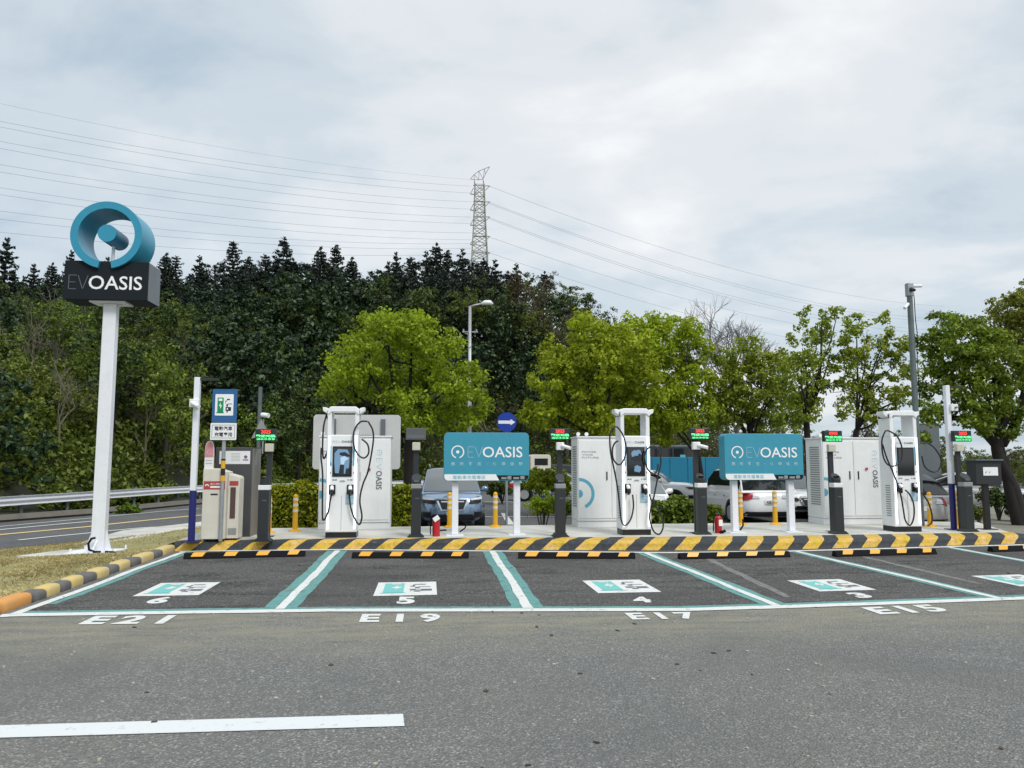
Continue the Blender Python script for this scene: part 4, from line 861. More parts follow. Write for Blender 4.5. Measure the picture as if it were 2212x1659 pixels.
# ---------------------------------------------------------------- donation kiosk and dark cabinet at the left
def kiosk():
    X, Y = gp(433, 1169, ZP); t = thing('donation_kiosk', 'cream donation kiosk with sloped lid, red bands and rounded pink top fin', 'kiosk', (X, Y, ZP))
    px = 1661 / (Y + .1) * 1.0; s = 1 / px
    W1 = 47 * s; Hm = (1169 - 1022) * s; Hr = (1169 - 1029) * s
    D = .44
    prof = [(0, .03), (W1, .03), (W1, Hr + .0), (W1 - .10, Hr + .03), (.24, Hm), (0, Hm)]
    mb = MB(); mb.prism(prof, 0, D); mb.build('body', CREAM, t, bevel=.012)
    # side cabinet that steps back to the right
    mb = MB(); mb.prism([(W1 + .002, 0.03), (W1 + .20, .03), (W1 + .20, Hr - .12), (W1 + .18, Hr - .08), (W1 + .002, Hr - .03)], .10, D); mb.build('side_bay', CREAM, t, bevel=.01)
    mb = MB(); mb.b2(.02, W1 - .02, -.006, .002, Hm - .36, Hm - .22); rb = mb.build('red_band', REDB, t)
    mb = MB(); text(mb, '愛心捐贈箱', .13, W1 - .04, Hm - .285, Hm - .25, -.008, .0); arc(mb, .075, Hm - .305, .018, .035, 0, 180, -.008, 14); mb.b2(.13, W1 - .05, -.009, -.006, Hm - .335, Hm - .305); mb.build('band_print', WHITE, rb)
    mb = MB(); mb.b2(.14, .26, -.006, .002, Hm - .46, Hm - .435); mb.build('donation_slot', BLACKP, t)
    mb = MB(); mb.b2(W1 + .03, W1 + .18, .094, .10, Hr - .24, Hr - .16); mb.build('red_band', REDB, t)
    mb = MB(); mb.b2(W1 + .05, W1 + .14, .092, .10, .38, Hr - .27); mb.build('grille_door', paint('brown_grille', (0.09, 0.05, 0.045), .5, .2), t)
    mb = MB(); mb.b2(W1 + .03, W1 + .17, .092, .10, .10, .21); mb.build('notice', LGREY, t)
    mb = MB(); fw = .15; z0 = Hm; z1 = (1169 - 965) * s
    P = [(.01, z0), (.01 + fw, z0), (.01 + fw, z1 - .16)] + [(.01 + fw / 2 + fw / 2 * math.cos(R(a)), z1 - .16 + .16 * math.sin(R(a))) for a in range(15, 180, 15)] + [(.01, z1 - .16)]
    mb.prism(P, .02, .06); fn = mb.build('top_fin', WHITE2, t)
    P2 = [(.015, z0 + .20), (.005 + fw, z0 + .20), (.005 + fw, z1 - .165)] + [(.01 + fw / 2 + (fw / 2 - .006) * math.cos(R(a)), z1 - .165 + .155 * math.sin(R(a))) for a in range(15, 180, 15)] + [(.015, z1 - .165)]
    mb = MB(); mb.prism(P2, .014, .02); mb.build('pink_print', PINK, fn)
    mb = MB(); arc(mb, .085, z1 - .20, .025, .042, 100, 340, .012, 16); mb.b2(.03, .14, .013, .019, z0 + .14, z0 + .15); mb.b2(.03, .14, .013, .019, z0 + .09, z0 + .10); mb.build('fin_print', paint('grey_print', (.42, .40, .42), .5, .05), fn)
    mb = MB()
    for xx in (.05, W1 - .05, W1 + .15): mb.b2(xx - .03, xx + .03, .10, .16, 0, .03)
    mb.build('feet', BLACKP, t)
kiosk()
def grey_cabinet():
    X, Y = gp(459, 1163, ZP); Y = 14.75; X = xat(459, 1160, Y)
    t = thing('information_cabinet', 'tall dark grey cabinet with white poster behind the EV parking sign', 'cabinet', (X, Y, ZP))
    W = xat(532, 1100, Y) - xat(459, 1100, Y) + .06; H = zat(500, 966, Y) - ZP
    mb = MB(); mb.b2(0, W, 0, .72, 0, H); mb.build('body', DGREY, t, bevel=.008)
    mb = MB(); mb.b2(W, W + .006, .01, .71, 0, H - .02); mb.build('side_panel', TAUPE, t)
    mb = MB(); mb.b2(W + .006, W + .012, .20, .36, H - .33, H - .08); mb.build('side_label', LGREY, t)
    mb = MB(); mb.b2(.07, W - .04, -.006, .001, H - .31, H - .07); po = mb.build('poster', WHITE2, t)
    mb = MB(); cx, cz = W - .12, H - .18
    for k in range(5): a = R(72 * k + 18); arc(mb, cx + .016 * math.cos(a), cz + .016 * math.sin(a), 0, .017, 0, 360, -.008 - k * .0004, 10)
    mb.b2(W - .17, W - .07, -.008, -.006, H - .245, H - .225); mb.build('flower_print', PURPLE, po)
    mb = MB()
    for k in range(6): mb.b2(.28, .44, -.008, -.006, H - .12 - .026 * k, H - .114 - .026 * k)
    mb.build('poster_text', LGREY, po)
grey_cabinet()
def conn_pole():
    Y = 20.0; X = xat(556, 1045, Y)
    t = thing('equipment_pole', 'galvanised pole with small camera and triangular sign backs', 'pole', (X, Y, ZR))
    H = zat(552, 836, Y) - ZR
    def lz(d): return zat(552, d, Y) - ZR
    mb = MB(); mb.cyl((0, 0, 0), (0, 0, H), .05, n=14); mb.build('shaft', GALVD, t)
    mb = MB(); mb.cyl((.06, 0, lz(896)), (.24, -.1, lz(898)), .06, n=14); mb.build('camera', WHITE, t)
    mb = MB(); mb.prism([(-.17, lz(947)), (.28, lz(942)), (.06, lz(905))], -.075, -.055); mb.build('triangle_sign_back', LGREY, t)
    mb = MB(); mb.cyl((.10, 0, lz(980)), (.10, 0, lz(905)), .02, n=8); mb.build('conduit', GALV, t)
conn_pole()

# extinguishers
def extinguisher(xb, yb, label, tilt):
    X, Y = gp(xb, yb, ZP); t = thing('fire_extinguisher', label, 'fire extinguisher', (X, Y, ZP), 0, 'red fire extinguishers on the platform')
    mb = MB(); mb.tube([(0, 0, 0), (0, 0, .29), (0, 0, .32), (0, 0, .335)], [.07, .07, .05, .02], 20); mb.build('cylinder', REDP, t, smooth=False)
    mb = MB(); mb.cyl((0, 0, .335), (0, 0, .36), .018, n=10); mb.box((.01, -.02, .37), (.025, .10, .012), 0, .2); mb.build('valve', BLACKP, t)
    mb = MB(); mb.tube(smoothpath([(-.02, 0, .35), (-.07, -.02, .34), (-.10, -.03, .28), (-.105, -.02, .12), (-.10, 0, .03)]), .011, 8); mb.build('hose', BLACK, t, smooth=True)
    mb = MB()
    if tilt: mb.box((-.0, -.08, .33), (.115, .004, .085), 0, 0, -R(35))
    else: mb.box((.022, -.0745, .20), (.075, .004, .12))
    mb.build('label_card', WHITE, t)
extinguisher(942, 1158.5, 'fire extinguisher with tilted white card, near the blue SUV', True)
extinguisher(1552, 1151.5, 'fire extinguisher with black hose beside the right billboard', False)

# delineators
def delineator(xb, yb, ytop, label, proto=[None]):
    X, Y = gp(xb, yb, ZP)
    if yb < 1138: Y = min(Y, 16.35); X = xat(xb, yb, Y)
    if proto[0]:
        return dup(proto[0], (X, Y, ZP), 0, label)
    t = thing('delineator_post', label, 'delineator', (X, Y, ZP), 0, 'yellow delineator posts along the platform back edge')
    mb = MB(); mb.tube([(0, 0, .02), (0, 0, .05), (0, 0, .70), (0, 0, .73)], [.055, .052, .046, .02], 16); mb.build('tube', YEL, t, smooth=False)
    mb = MB(); mb.tube([(0, 0, 0), (0, 0, .02), (0, 0, .045)], [.13, .12, .06], 16); mb.build('base', YEL, t)
    for z in (.38, .49, .60):
        mb = MB(); mb.cyl((0, 0, z), (0, 0, z + .055), .0525, .0515, n=16); mb.build('reflective_band', REFL, t)
    proto[0] = t
    return t
for a in ((580, 1151, 1, 'yellow delineator post partly hidden by the leftmost control bollard'), (637, 1148, 1, 'yellow delineator post standing free before the golden hedge, left of the leftmost charger'),
          (971, 1136, 1, 'yellow delineator post left of the left billboard, before the blue SUV grille'), (1070, 1135.5, 1, 'yellow delineator post seen between the two posts of the left billboard'),
          (1600.5, 1131, 1, 'yellow delineator post beside the left post of the right billboard'), (1675, 1131, 1, 'yellow delineator post in the middle behind the white SUV plate, under the right billboard'),
          (2010, 1138, 1, 'yellow delineator post just right of the rightmost charger'), (2070, 1140, 1, 'yellow delineator post between the navy pole and LED post at the right')): delineator(*a)

# dark post box at the far right
def post_box():
    X, Y = gp(2133, 1143.5, ZP); t = thing('control_box', 'dark metal box with white notice on a single black post', 'control box', (X, Y, ZP))
    def lz(d): return zat(2126, d, Y) - ZP
    a = xat(2099, 1020, Y) - X; b = xat(2154, 1020, Y) - X
    mb = MB(); mb.b2(-.055, .055, -.04, .04, 0, lz(1046)); mb.b2(-.15, .15, -.12, .12, 0, .015); mb.build('post', BLACKP, t)
    mb = MB(); mb.b2(a, b, -.12, .16, lz(1046), lz(995)); mb.build('box', CHAR, t, bevel=.008)
    mb = MB(); mb.b2(a - .03, b + .02, -.17, .18, lz(995), lz(993) + .01); mb.build('lid', GREY, t)
    mb = MB(); mb.b2(a + .16, b - .08, -.126, -.119, lz(1027), lz(1009)); nt_ = mb.build('notice', WHITE, t)
    mb = MB(); mb.prism([(a + .20, lz(1021)), (a + .235, lz(1018)), (a + .25, lz(1017)), (a + .21, lz(1022))], -.129, -.126); mb.prism([(a + .28, lz(1021)), (a + .31, lz(1018)), (a + .32, lz(1017)), (a + .29, lz(1022))], -.129, -.126); mb.build('notice_mark', BLACKP, nt_)
    mb = MB(); mb.tube([(a + .2, 0, lz(992)), (a + .24, 0, lz(988)), (a + .3, 0, lz(988)), (a + .35, 0, lz(992))], .02, 8); mb.build('lock', BLACKP, t)
post_box()

# wheel stops
def wheelstops():
    L_ = 1.86
    rows = [(gp(397, 1209), gp(655, 1203), 'leftmost rubber wheel stop, in bay 6, its right stripe scuffed'), (gp(763, 1207), gp(1010, 1207), 'rubber wheel stop with yellow stripes in bay 5'), (gp(1129, 1207.5), gp(1366, 1208), 'rubber wheel stop with yellow stripes in bay 4'),
            (gp(1475, 1209), gp(1704, 1204.5), 'rubber wheel stop with yellow stripes in bay 3'), (gp(1803, 1204), gp(2030, 1198), 'rubber wheel stop in the bay right of bay 3'), (gp(2126, 1194), gp(2360, 1187), 'rubber wheel stop cut off by the right picture edge')]
    p0 = None
    for (a, b), (c, d), lab in rows:
        cx, cy = (a + c) / 2, (b + d) / 2 + .08; rz = math.atan2(d - b, c - a)
        if p0 is None:
            t = thing('wheel_stop', lab, 'wheel stop', (cx, cy, .004), rz, 'rubber wheel stops in the charging bays')
            prof = [(-.075, 0), (.075, 0), (.045, .09), (-.03, .09)]
            mb = MB(); mb.prism([(y, z) for y, z in prof], -L_ / 2, L_ / 2, 'x'); mb.build('rubber_block', BLACK, t, bevel=.012)
            for f0, f1 in ((.06, .165), (.325, .43), (.59, .695), (.85, .945)):
                x0, x1 = -L_ / 2 + f0 * L_, -L_ / 2 + f1 * L_; mb = MB()
                mb.add([(x0, -.0655, .036), (x1 - .02, -.0655, .036), (x1 + .02, -.034, .092), (x0 + .03, -.034, .092), (x1 + .03, .04, .0935), (x0 + .04, .04, .0935)], [(0, 1, 2, 3), (3, 2, 4, 5)])
                o = mb.build('reflective_stripe', YELR, t); o.location = (0, -.004, .002)
            p0 = t
        else: dup(p0, (cx, cy, .004), rz, lab)
wheelstops()

# round arrow sign, big camera pole, street lamp, white board back
def arrow_sign():
    Y = 22.0; X = xat(1094.5, 912, Y); t = thing('arrow_sign', 'round blue keep-right arrow sign above the left billboard', 'sign', (X, Y, ZR)); zc_ = zat(1094.5, 912, Y) - ZR; r = 21.3 * Y / 1661 * 1.0
    mb = MB(); mb.cyl((0, .03, 0), (0, .03, zc_), .035, n=12); mb.build('post', GALV, t)
    mb = MB(); mb.cyl((0, -.01, zc_), (0, -.03, zc_), r, n=40); d = mb.build('disc', ARROWB, t)
    mb = MB(); mb.prism([(-r * .86, zc_ - r * .16), (r * .38, zc_ - r * .17), (r * .38, zc_ - r * .32), (r * .86, zc_), (r * .38, zc_ + r * .32), (r * .38, zc_ + r * .16), (-r * .86, zc_ + r * .16)], -.036, -.031); mb.build('arrow', WHITE, d)
arrow_sign()
def big_pole():
    Y = 15.7; X = xat(1991, 1140, Y); t = thing('surveillance_pole', 'tall grey steel pole carrying three cameras behind the rightmost charger', 'pole', (X, Y, ZP)); H = zat(1961, 613, Y) - ZP
    def lz(d): return zat(1961, d, Y) - ZP
    mb = MB(); mb.tube([(0, 0, 0), (0, 0, H)], [.062, .058], 18); mb.build('shaft', GALVD, t)
    mb = MB(); mb.b2(-.065, .065, -.065, .065, lz(640), H + .01); mb.build('top_bracket', GALV, t, bevel=.01)
    mb = MB(); mb.cyl((.06, 0, lz(618)), (.26, -.05, lz(618)), .035, n=12); mb.build('camera', WHITE2, t)
    mb = MB(); mb.cyl((-.06, -.02, lz(657)), (-.20, -.1, lz(668)), .035, n=12); mb.build('camera', WHITE2, t)
    mb = MB(); mb.cyl((0, -.06, lz(626)), (0.02, -.16, lz(630)), .05, .03, n=14); mb.build('dome_camera', BLACKP, t)
    mb = MB(); mb.tube([(.07, -.03, lz(622)), (.085, -.03, lz(645)), (.075, -.05, lz(690)), (.10, -.05, lz(720)), (.07, -.05, lz(760)), (.066, -.05, lz(880))], .009, 6); mb.build('cable', BLACK, t)
big_pole()
def street_lamp():
    Y = 30.0; X = xat(1013, 1080, Y); t = thing('street_lamp', 'tall grey street lamp rising between the lime-green trees', 'street lamp', (X, Y, ZR)); H = zat(1011, 662, Y) - ZR
    def lz(d): return zat(1011, d, Y) - ZR
    mb = MB(); mb.tube([(0, 0, 0), (0, 0, H * .45), (0, 0, H)], [.11, .085, .055], 12); mb.tube([(0, 0, H - .02), (.18, 0, H + .06), (.52, 0, H + .13)], .035, 8); mb.build('pole', GALV, t, smooth=True)
    mb = MB(); mb.tube([(.45, 0, H + .12), (.60, 0, H + .17), (.80, 0, H + .17), (.92, 0, H + .12)], [.05, .10, .10, .03], 12); mb.build('lamp_head', WHITE2, t, smooth=True)
    mb = MB(); mb.b2(-.30, .32, -.04, .04, lz(718), lz(716)); mb.tube([(-.28, 0, lz(718)), (0, 0, lz(724))], .015, 6); mb.cyl((-.25, 0, lz(716)), (-.25, 0, lz(711)), .03, n=8); mb.cyl((.26, 0, lz(716)), (.26, 0, lz(711)), .03, n=8); mb.build('cross_arm', GALV, t)
street_lamp()
def board_back():
    Y = 18.2; X = xat(676, 950, Y); X1 = xat(865, 950, Y); t = thing('billboard_back', 'back of a large rounded white signboard behind the leftmost charger', 'signboard', (X, Y, ZR)); z0 = zat(770, 1014, Y) - ZR; z1 = zat(770, 896, Y) - ZR; W = X1 - X
    mb = MB(); mb.prism(rrect(0, W, z0, z1, .08), 0, .10); mb.build('board', paint('board_back_white', (.50, .51, .50), .5, .1), t, bevel=.006)
    mb = MB(); mb.b2(1.55, 1.65, -.05, 0, z0 + .4, z1 - .1); mb.b2(.42, .52, -.05, 0, z0 + .4, z1 - .1); mb.b2(.75, 1.35, -.02, 0, z1 - .5, z1 - .47); mb.build('back_channel', GREY, t)
    for xx in (.47, 1.6): mb = MB(); mb.b2(xx - .06, xx + .06, 0.0, .10, 0, z0); mb.build('post', POLEW, t)
board_back()
for xd, y0, y1, nm in ((1670, 820, 1000, 'slim pale lamp pole behind the right billboard'),):
    Y = 33.0; X = xat(xd, 900, Y); mb = MB(); mb.tube([(X, Y, ZR), (X, Y, zat(xd, y0, Y))], [.11, .08], 10); tag(mb.build('lamp_pole', GALV), nm, 'pole')

# ---------------------------------------------------------------- vehicles
def car(label, loc, rz, colm, L_=4.6, W=1.82, H=1.68, kind='suv', lod=2, glassf=None, plate=None, cat='car', rails=False):
    t = thing('parked_car', label, cat, loc, rz, 'cars parked in the rear lot')
    hl, a = L_ / 2, W / 2; zb = .24; belt = .98 if kind == 'suv' else .92; hood = .93 if kind == 'suv' else .80
    dk = belt + .05 if kind == 'suv' else belt + .03
    tops = [(-hl, hood - .12), (-hl + .12, hood - .03), (-hl + .4, hood + .02), (-hl + L_ * .25, belt), (hl - .5, dk), (hl - .15, dk - .02), (hl, dk - .10)]
    lev = [(0, .90, .14, .12), (.10, .965, .03, .03), (.35, 1.0, 0.0, 0.0), (.62, 1.0, .03, .02), (.84, .985, .06, .05), (.95, .95, .12, .10), (1.0, .90, .22, .20)]
    n = 48; ex = 5.5
    def plan(th, wk, fi, ri):
        c_, s_ = math.cos(th), math.sin(th); r_ = (abs(c_) ** ex + abs(s_) ** ex) ** (-1 / ex); x = a * wk * r_ * c_; y = r_ * s_; y = y * (hl - (fi if y < 0 else ri)); return x, y
    V = []; F = []
    for lv, wk, fi, ri in lev:
        for j in range(n):
            x, y = plan(2 * math.pi * (j + .5) / n, wk, fi, ri); z = zb + lv * (interp(tops, y) - zb); V.append((x, y, z))
    for i in range(len(lev) - 1):
        for j in range(n): F.append((i * n + j, i * n + (j + 1) % n, (i + 1) * n + (j + 1) % n, (i + 1) * n + j))
    o_ = (len(lev) - 1) * n
    # top skin: join mirrored vertices across
    for j in range(n // 4, n // 4 + n // 2 - 1):
        pass
    ring = [o_ + j for j in range(n)]
    rt = [j for j in range(n) if V[o_ + j][0] > 0]; rt.sort(key=lambda j: V[o_ + j][1]); lf = [j for j in range(n) if V[o_ + j][0] < 0]; lf.sort(key=lambda j: V[o_ + j][1])
    mid = []
    for r1, l1 in zip(rt, lf):
        p, q = V[o_ + r1], V[o_ + l1]; V.append((0, (p[1] + q[1]) / 2, p[2] + .035)); mid.append(len(V) - 1)
    for k in range(len(rt) - 1):
        F.append((o_ + rt[k], o_ + rt[k + 1], mid[k + 1], mid[k])); F.append((mid[k], mid[k + 1], o_ + lf[k + 1], o_ + lf[k]))
    mb = MB(); mb.add(V, F); body = mb.build('body', colm, t, smooth=True)
    # cabin
    t0, t1, t2, t3 = (-hl + L_ * .235, -hl + L_ * .40, hl - L_ * .20, hl - .10) if kind == 'suv' else (-hl + L_ * .25, -hl + L_ * .43, hl - L_ * .34, hl - L_ * .12)
    zr = [(t0, 0), (t0 + (t1 - t0) * .5, .60), (t1, .96), (t1 + (t2 - t1) * .4, 1.0), (t2, .97), (t2 + (t3 - t2) * .55, .66 if kind == 'suv' else .55), (t3, 0)]
    wb, wt = a * .93, a * .70
    def surf(y, v, off=0.0):
        b0 = interp(tops, y) - .03; h = max(interp(zr, y), 0) * (H - belt) + .0; zz = H - (H - belt) + h
        top_ = max(belt - .02 + h, b0 + .001)
        if v < .62: u = v / .62; x = lerp(wb, wt + .06 + (1 - min(h / (H - belt), 1)) * (wb - wt - .06), u ** 1.15); z = lerp(b0, top_ - .07 * min(1, h * 2), u)
        else: u = (v - .62) / .38; xe = wt + .06 + (1 - min(h / (H - belt), 1)) * (wb - wt - .06); x = xe * math.cos(u * math.pi / 2) ** .8; z = top_ - .07 * min(1, h * 2) * (1 - math.sin(u * math.pi / 2))
        return x, y, z
    ny, nv = 30, 14; V = []; F = []
    ysamp = [lerp(t0, t3, i / ny) for i in range(ny + 1)]
    vs = [i / nv for i in range(nv)] + [1.0]
    for y in ysamp:
        for s_ in (1, -1):
            for v in (vs if s_ == 1 else vs[::-1]): x, yy, z = surf(y, v); V.append((s_ * x, yy, z))
    m = 2 * len(vs); F = [(i * m + j, i * m + j + 1, (i + 1) * m + j + 1, (i + 1) * m + j) for i in range(ny) for j in range(m - 1)]
    mb = MB(); mb.add(V, F); mb.build('cabin', colm, t, smooth=True)
    def gpatch(name, y0, y1, v0, v1, sgn, mat, outd, ny=8, nv=6):
        V = []
        for i in range(ny + 1):
            y = lerp(y0, y1, i / ny)
            if sgn == 0: row = [(1, lerp(v0, v1, k / nv)) for k in range(nv + 1)] + [(-1, lerp(v1, v0, k / nv)) for k in range(1, nv + 1)]
            else: row = [(sgn, lerp(v0, v1, k / nv)) for k in range(nv + 1)]
            for s_, v in row: x, yy, z = surf(y, v); V.append((s_ * x + s_ * outd[0], yy + outd[1], z + outd[2]))
        m = len(V) // (ny + 1); mb = MB(); mb.add(V, [(i * m + j, i * m + j + 1, (i + 1) * m + j + 1, (i + 1) * m + j) for i in range(ny) for j in range(m - 1)]); return mb.build(name, mat, t, smooth=True)
    gpatch('windscreen', t0 + .05, t1 - .04, .70, 1.0, 0, glassf or GLASS, (0, -.012, .012))
    gpatch('rear_window', t2 + .06, t3 - (.05 if kind == 'suv' else .05), .70, 1.0, 0, GLASS, (0, .012, .012))
    if lod:
        for s_ in (1, -1): gpatch('side_window', t0 + .35, t3 - .25, .14, .60, s_, GLASS, (.008, 0, .004), 14)
    # front / rear patches
    def py(x, z, face):
        h = (z - zb) / (hood - zb) if face < 0 else (z - zb) / (dk - .05 - zb); h = min(max(h, 0), 1); L0 = lev[0]; wk, fi, ri = lev[-1][1:]
        for A, B in zip(lev, lev[1:]):
            if A[0] <= h <= B[0]: k = (h - A[0]) / (B[0] - A[0]); wk, fi, ri = (lerp(A[i], B[i], k) for i in (1, 2, 3)); break
        q = min(abs(x) / (a * wk), .999); return face * (1 - q ** ex) ** (1 / ex) * (hl - (fi if face < 0 else ri))
    def patch(name, c4, face, mat, off=.012, par=None, nx=8, nz=3):
        (xa, za), (xb, zb_), (xc, zc_), (xd, zd) = c4; V = []
        for j in range(nz + 1):
            for i in range(nx + 1):
                u, v = i / nx, j / nz; x = (1 - v) * lerp(xa, xb, u) + v * lerp(xd, xc, u); z = (1 - v) * lerp(za, zb_, u) + v * lerp(zd, zc_, u); V.append((x, py(x, z, face) + face * off, z))
        m = nx + 1; mb = MB(); mb.add(V, [(j * m + i, j * m + i + 1, (j + 1) * m + i + 1, (j + 1) * m + i) for j in range(nz) for i in range(nx)]); o = mb.build(name, mat, par or t); sd = o.modifiers.new('s', 'SOLIDIFY'); sd.thickness = .02; sd.offset = 0; return o
    fz = hood
    if lod:
        patch('grille', [(-.30, fz - .36), (.30, fz - .36), (.40, fz - .10), (-.40, fz - .10)], -1, BLACKP, .02)
        if lod > 1:
            for c4 in ([(-.33, fz - .39), (.33, fz - .39), (.31, fz - .36), (-.31, fz - .36)], [(-.43, fz - .10), (.43, fz - .10), (.42, fz - .065), (-.42, fz - .065)], [(-.45, fz - .09), (-.32, fz - .39), (-.28, fz - .38), (-.40, fz - .09)], [(.40, fz - .09), (.28, fz - .38), (.32, fz - .39), (.45, fz - .09)], [(-.30, fz - .165), (.30, fz - .165), (.32, fz - .135), (-.32, fz - .135)]): patch('grille_trim', c4, -1, CHROME, .035)
        for s_ in (1, -1):
            c4 = [(s_ * .46, fz - .20), (s_ * .78, fz - .19), (s_ * .845, fz - .03), (s_ * .47, fz - .12)]
            if s_ < 0: c4 = [c4[1], c4[0], c4[3], c4[2]]
            hh = patch('headlight', c4, -1, BLACKP, .02)
            c5 = [(s_ * .50, fz - .11), (s_ * .82, fz - .10), (s_ * .84, fz - .03), (s_ * .50, fz - .075)]
            if s_ < 0: c5 = [c5[1], c5[0], c5[3], c5[2]]
            patch('lens', c5, -1, LENSC, .03, hh)
            c4 = [(s_ * .58, .34), (s_ * .80, .36), (s_ * .82, .50), (s_ * .60, .50)]
            if s_ < 0: c4 = [c4[1], c4[0], c4[3], c4[2]]
            patch('fog_lamp', c4, -1, BLACKP, .015)
            rz_ = dk - .12
            c4 = [(s_ * .56, rz_ - .13), (s_ * .86, rz_ - .22), (s_ * .86, rz_ + .02), (s_ * .52, rz_ + .0)]
            if s_ < 0: c4 = [c4[1], c4[0], c4[3], c4[2]]
            patch('tail_light', c4, 1, LENSR, .015)
            c4 = [(s_ * .34, rz_ - .12), (s_ * .55, rz_ - .12), (s_ * .52, rz_ - .01), (s_ * .38, rz_ - .01)]
            if s_ < 0: c4 = [c4[1], c4[0], c4[3], c4[2]]
            patch('reversing_light', c4, 1, LENSC, .012)
        patch('front_bumper_intake', [(-.62, .27), (.62, .27), (.55, .44), (-.55, .44)], -1, BLACKP, .012)
        patch('rear_bumper_trim', [(-.80, .26), (.80, .26), (.72, .40), (-.72, .40)], 1, BLACKP, .012)
        fp = patch('front_plate', [(-.16, .42), (.16, .42), (.16, .50), (-.16, .50)], -1, WHITE2, .03, nx=1, nz=1)
        rp = patch('rear_plate', [(-.19, .62), (.19, .62), (.19, .74), (-.19, .74)], 1, WHITE2, .02, nx=1, nz=1)
        if plate:
            mb = MB(); V2, F2 = text2d(plate, .03); xs_ = [v[0] for v in V2]; zs_ = [v[1] for v in V2]
            mb.add([(.16 - (v[0] - min(xs_)) / (max(xs_) - min(xs_)) * .32, hl + .035, .64 + (v[1] - min(zs_)) / (max(zs_) - min(zs_)) * .08) for v in V2], F2); mb.build('plate_lettering', CHAR, rp)
        for s_ in (1, -1):
            mb = MB(); mb.tube([(s_ * (a * .90), t0 + .38, belt + .05), (s_ * (a + .06), t0 + .36, belt + .10), (s_ * (a + .16), t0 + .36, belt + .11)], [.03, .085, .07], 10); mb.build('mirror', colm, t, smooth=True)
            for yy in (.12, .95 if kind == 'suv' else .9): mb = MB(); mb.b2(s_ * (a - .0) - .015, s_ * (a - .0) + .015, yy - .09, yy + .09, belt - .16, belt - .13); mb.build('door_handle', CHROME, t)
            if rails: mb = MB(); mb.tube([(s_ * wt * .95, t1 + .12, H - .02), (s_ * wt * .98, t1 + .25, H + .045), (s_ * wt * .98, t2 - .1, H + .045), (s_ * wt * .95, t2 + .05, H - .03)], .02, 8); mb.build('roof_rail', LGREY, t, smooth=True)
    for s_ in (1, -1):
        for yy in (-hl + L_ * .19, hl - L_ * .20):
            mb = MB(); mb.cyl((s_ * (a - .25), yy, .34), (s_ * (a + .004), yy, .34), .40, n=28); mb.build('wheel_arch', BLACKP, t)
            mb = MB(); mb.tube([(s_ * (a - .22), yy, .33), (s_ * (a - .0), yy, .33), (s_ * (a + .012), yy, .33)], [.33, .33, .30], 28); wo = mb.build('wheel', BLACK, t)
            mb = MB(); mb.cyl((s_ * (a - .02), yy, .33), (s_ * (a + .02), yy, .33), .215, n=20); mb.build('rim', CARSILV, wo)
    return t
ZC = ZR
def carat(dx, Y, label, colm, face=-1, rz=0.0, **k):
    X = xat(dx, 1050, Y); L_ = k.get('L_', 4.6)
    base = 0 if face < 0 else math.pi
    return car(label, (X, Y + L_ / 2, ZC), base + rz, colm, **k)
carat(978, 21.3, 'blue SUV facing the camera behind the left teal billboard', CARBLUE, -1, 0, glassf=GLASSG, rails=True, H=1.73, W=1.84)
carat(1668, 21.9, 'white SUV seen from behind, red tail lamps, behind the right billboard', CARWHITE, 1, R(-1), plate='AZB-8835', H=1.70, rails=True)
carat(1405, 20.6, 'white hatchback facing the camera, beside the middle charger over the hedge', CARWHITE, -1, 0, glassf=GLASSG, H=1.50, kind='sedan', L_=4.3)
carat(1425, 30, 'white car in the second row, in front of the blue hoarding', CARWHITE, -1, R(65), H=1.55, kind='suv', L_=4.4, glassf=GLASSG)
carat(1755, 24, 'white car between the white SUV and the two-door power cabinet', CARWHITE, -1, 0, H=1.5, kind='sedan', glassf=GLASSG)
carat(1995, 18.6, 'silver hatchback seen from behind right of the rightmost charger', CARSILV, 1, 0, H=1.62)
carat(1222, 34, 'pale blue car beyond the bushes, left of the middle power cabinet', paint('pale_blue_car', (.42, .50, .55), .3, .02), -1, R(70), H=1.5, kind='sedan', lod=1)
carat(1232, 50, 'dark car far behind, partly hidden by the LED post', CARDARK, -1, R(80), H=1.7, lod=1)
carat(2205, 24, 'silver car behind the big tree trunk at the right edge', CARSILV, -1, R(60), H=1.5, kind='sedan', lod=1, glassf=GLASSG)
carat(2085, 26, 'pale car seen past the dark control box', CARWHITE, -1, R(75), H=1.5, kind='sedan', lod=1)
carat(1990, 36, 'light car with roof bars far behind the rightmost charger', CARWHITE, -1, R(80), H=1.9, lod=1, rails=True)
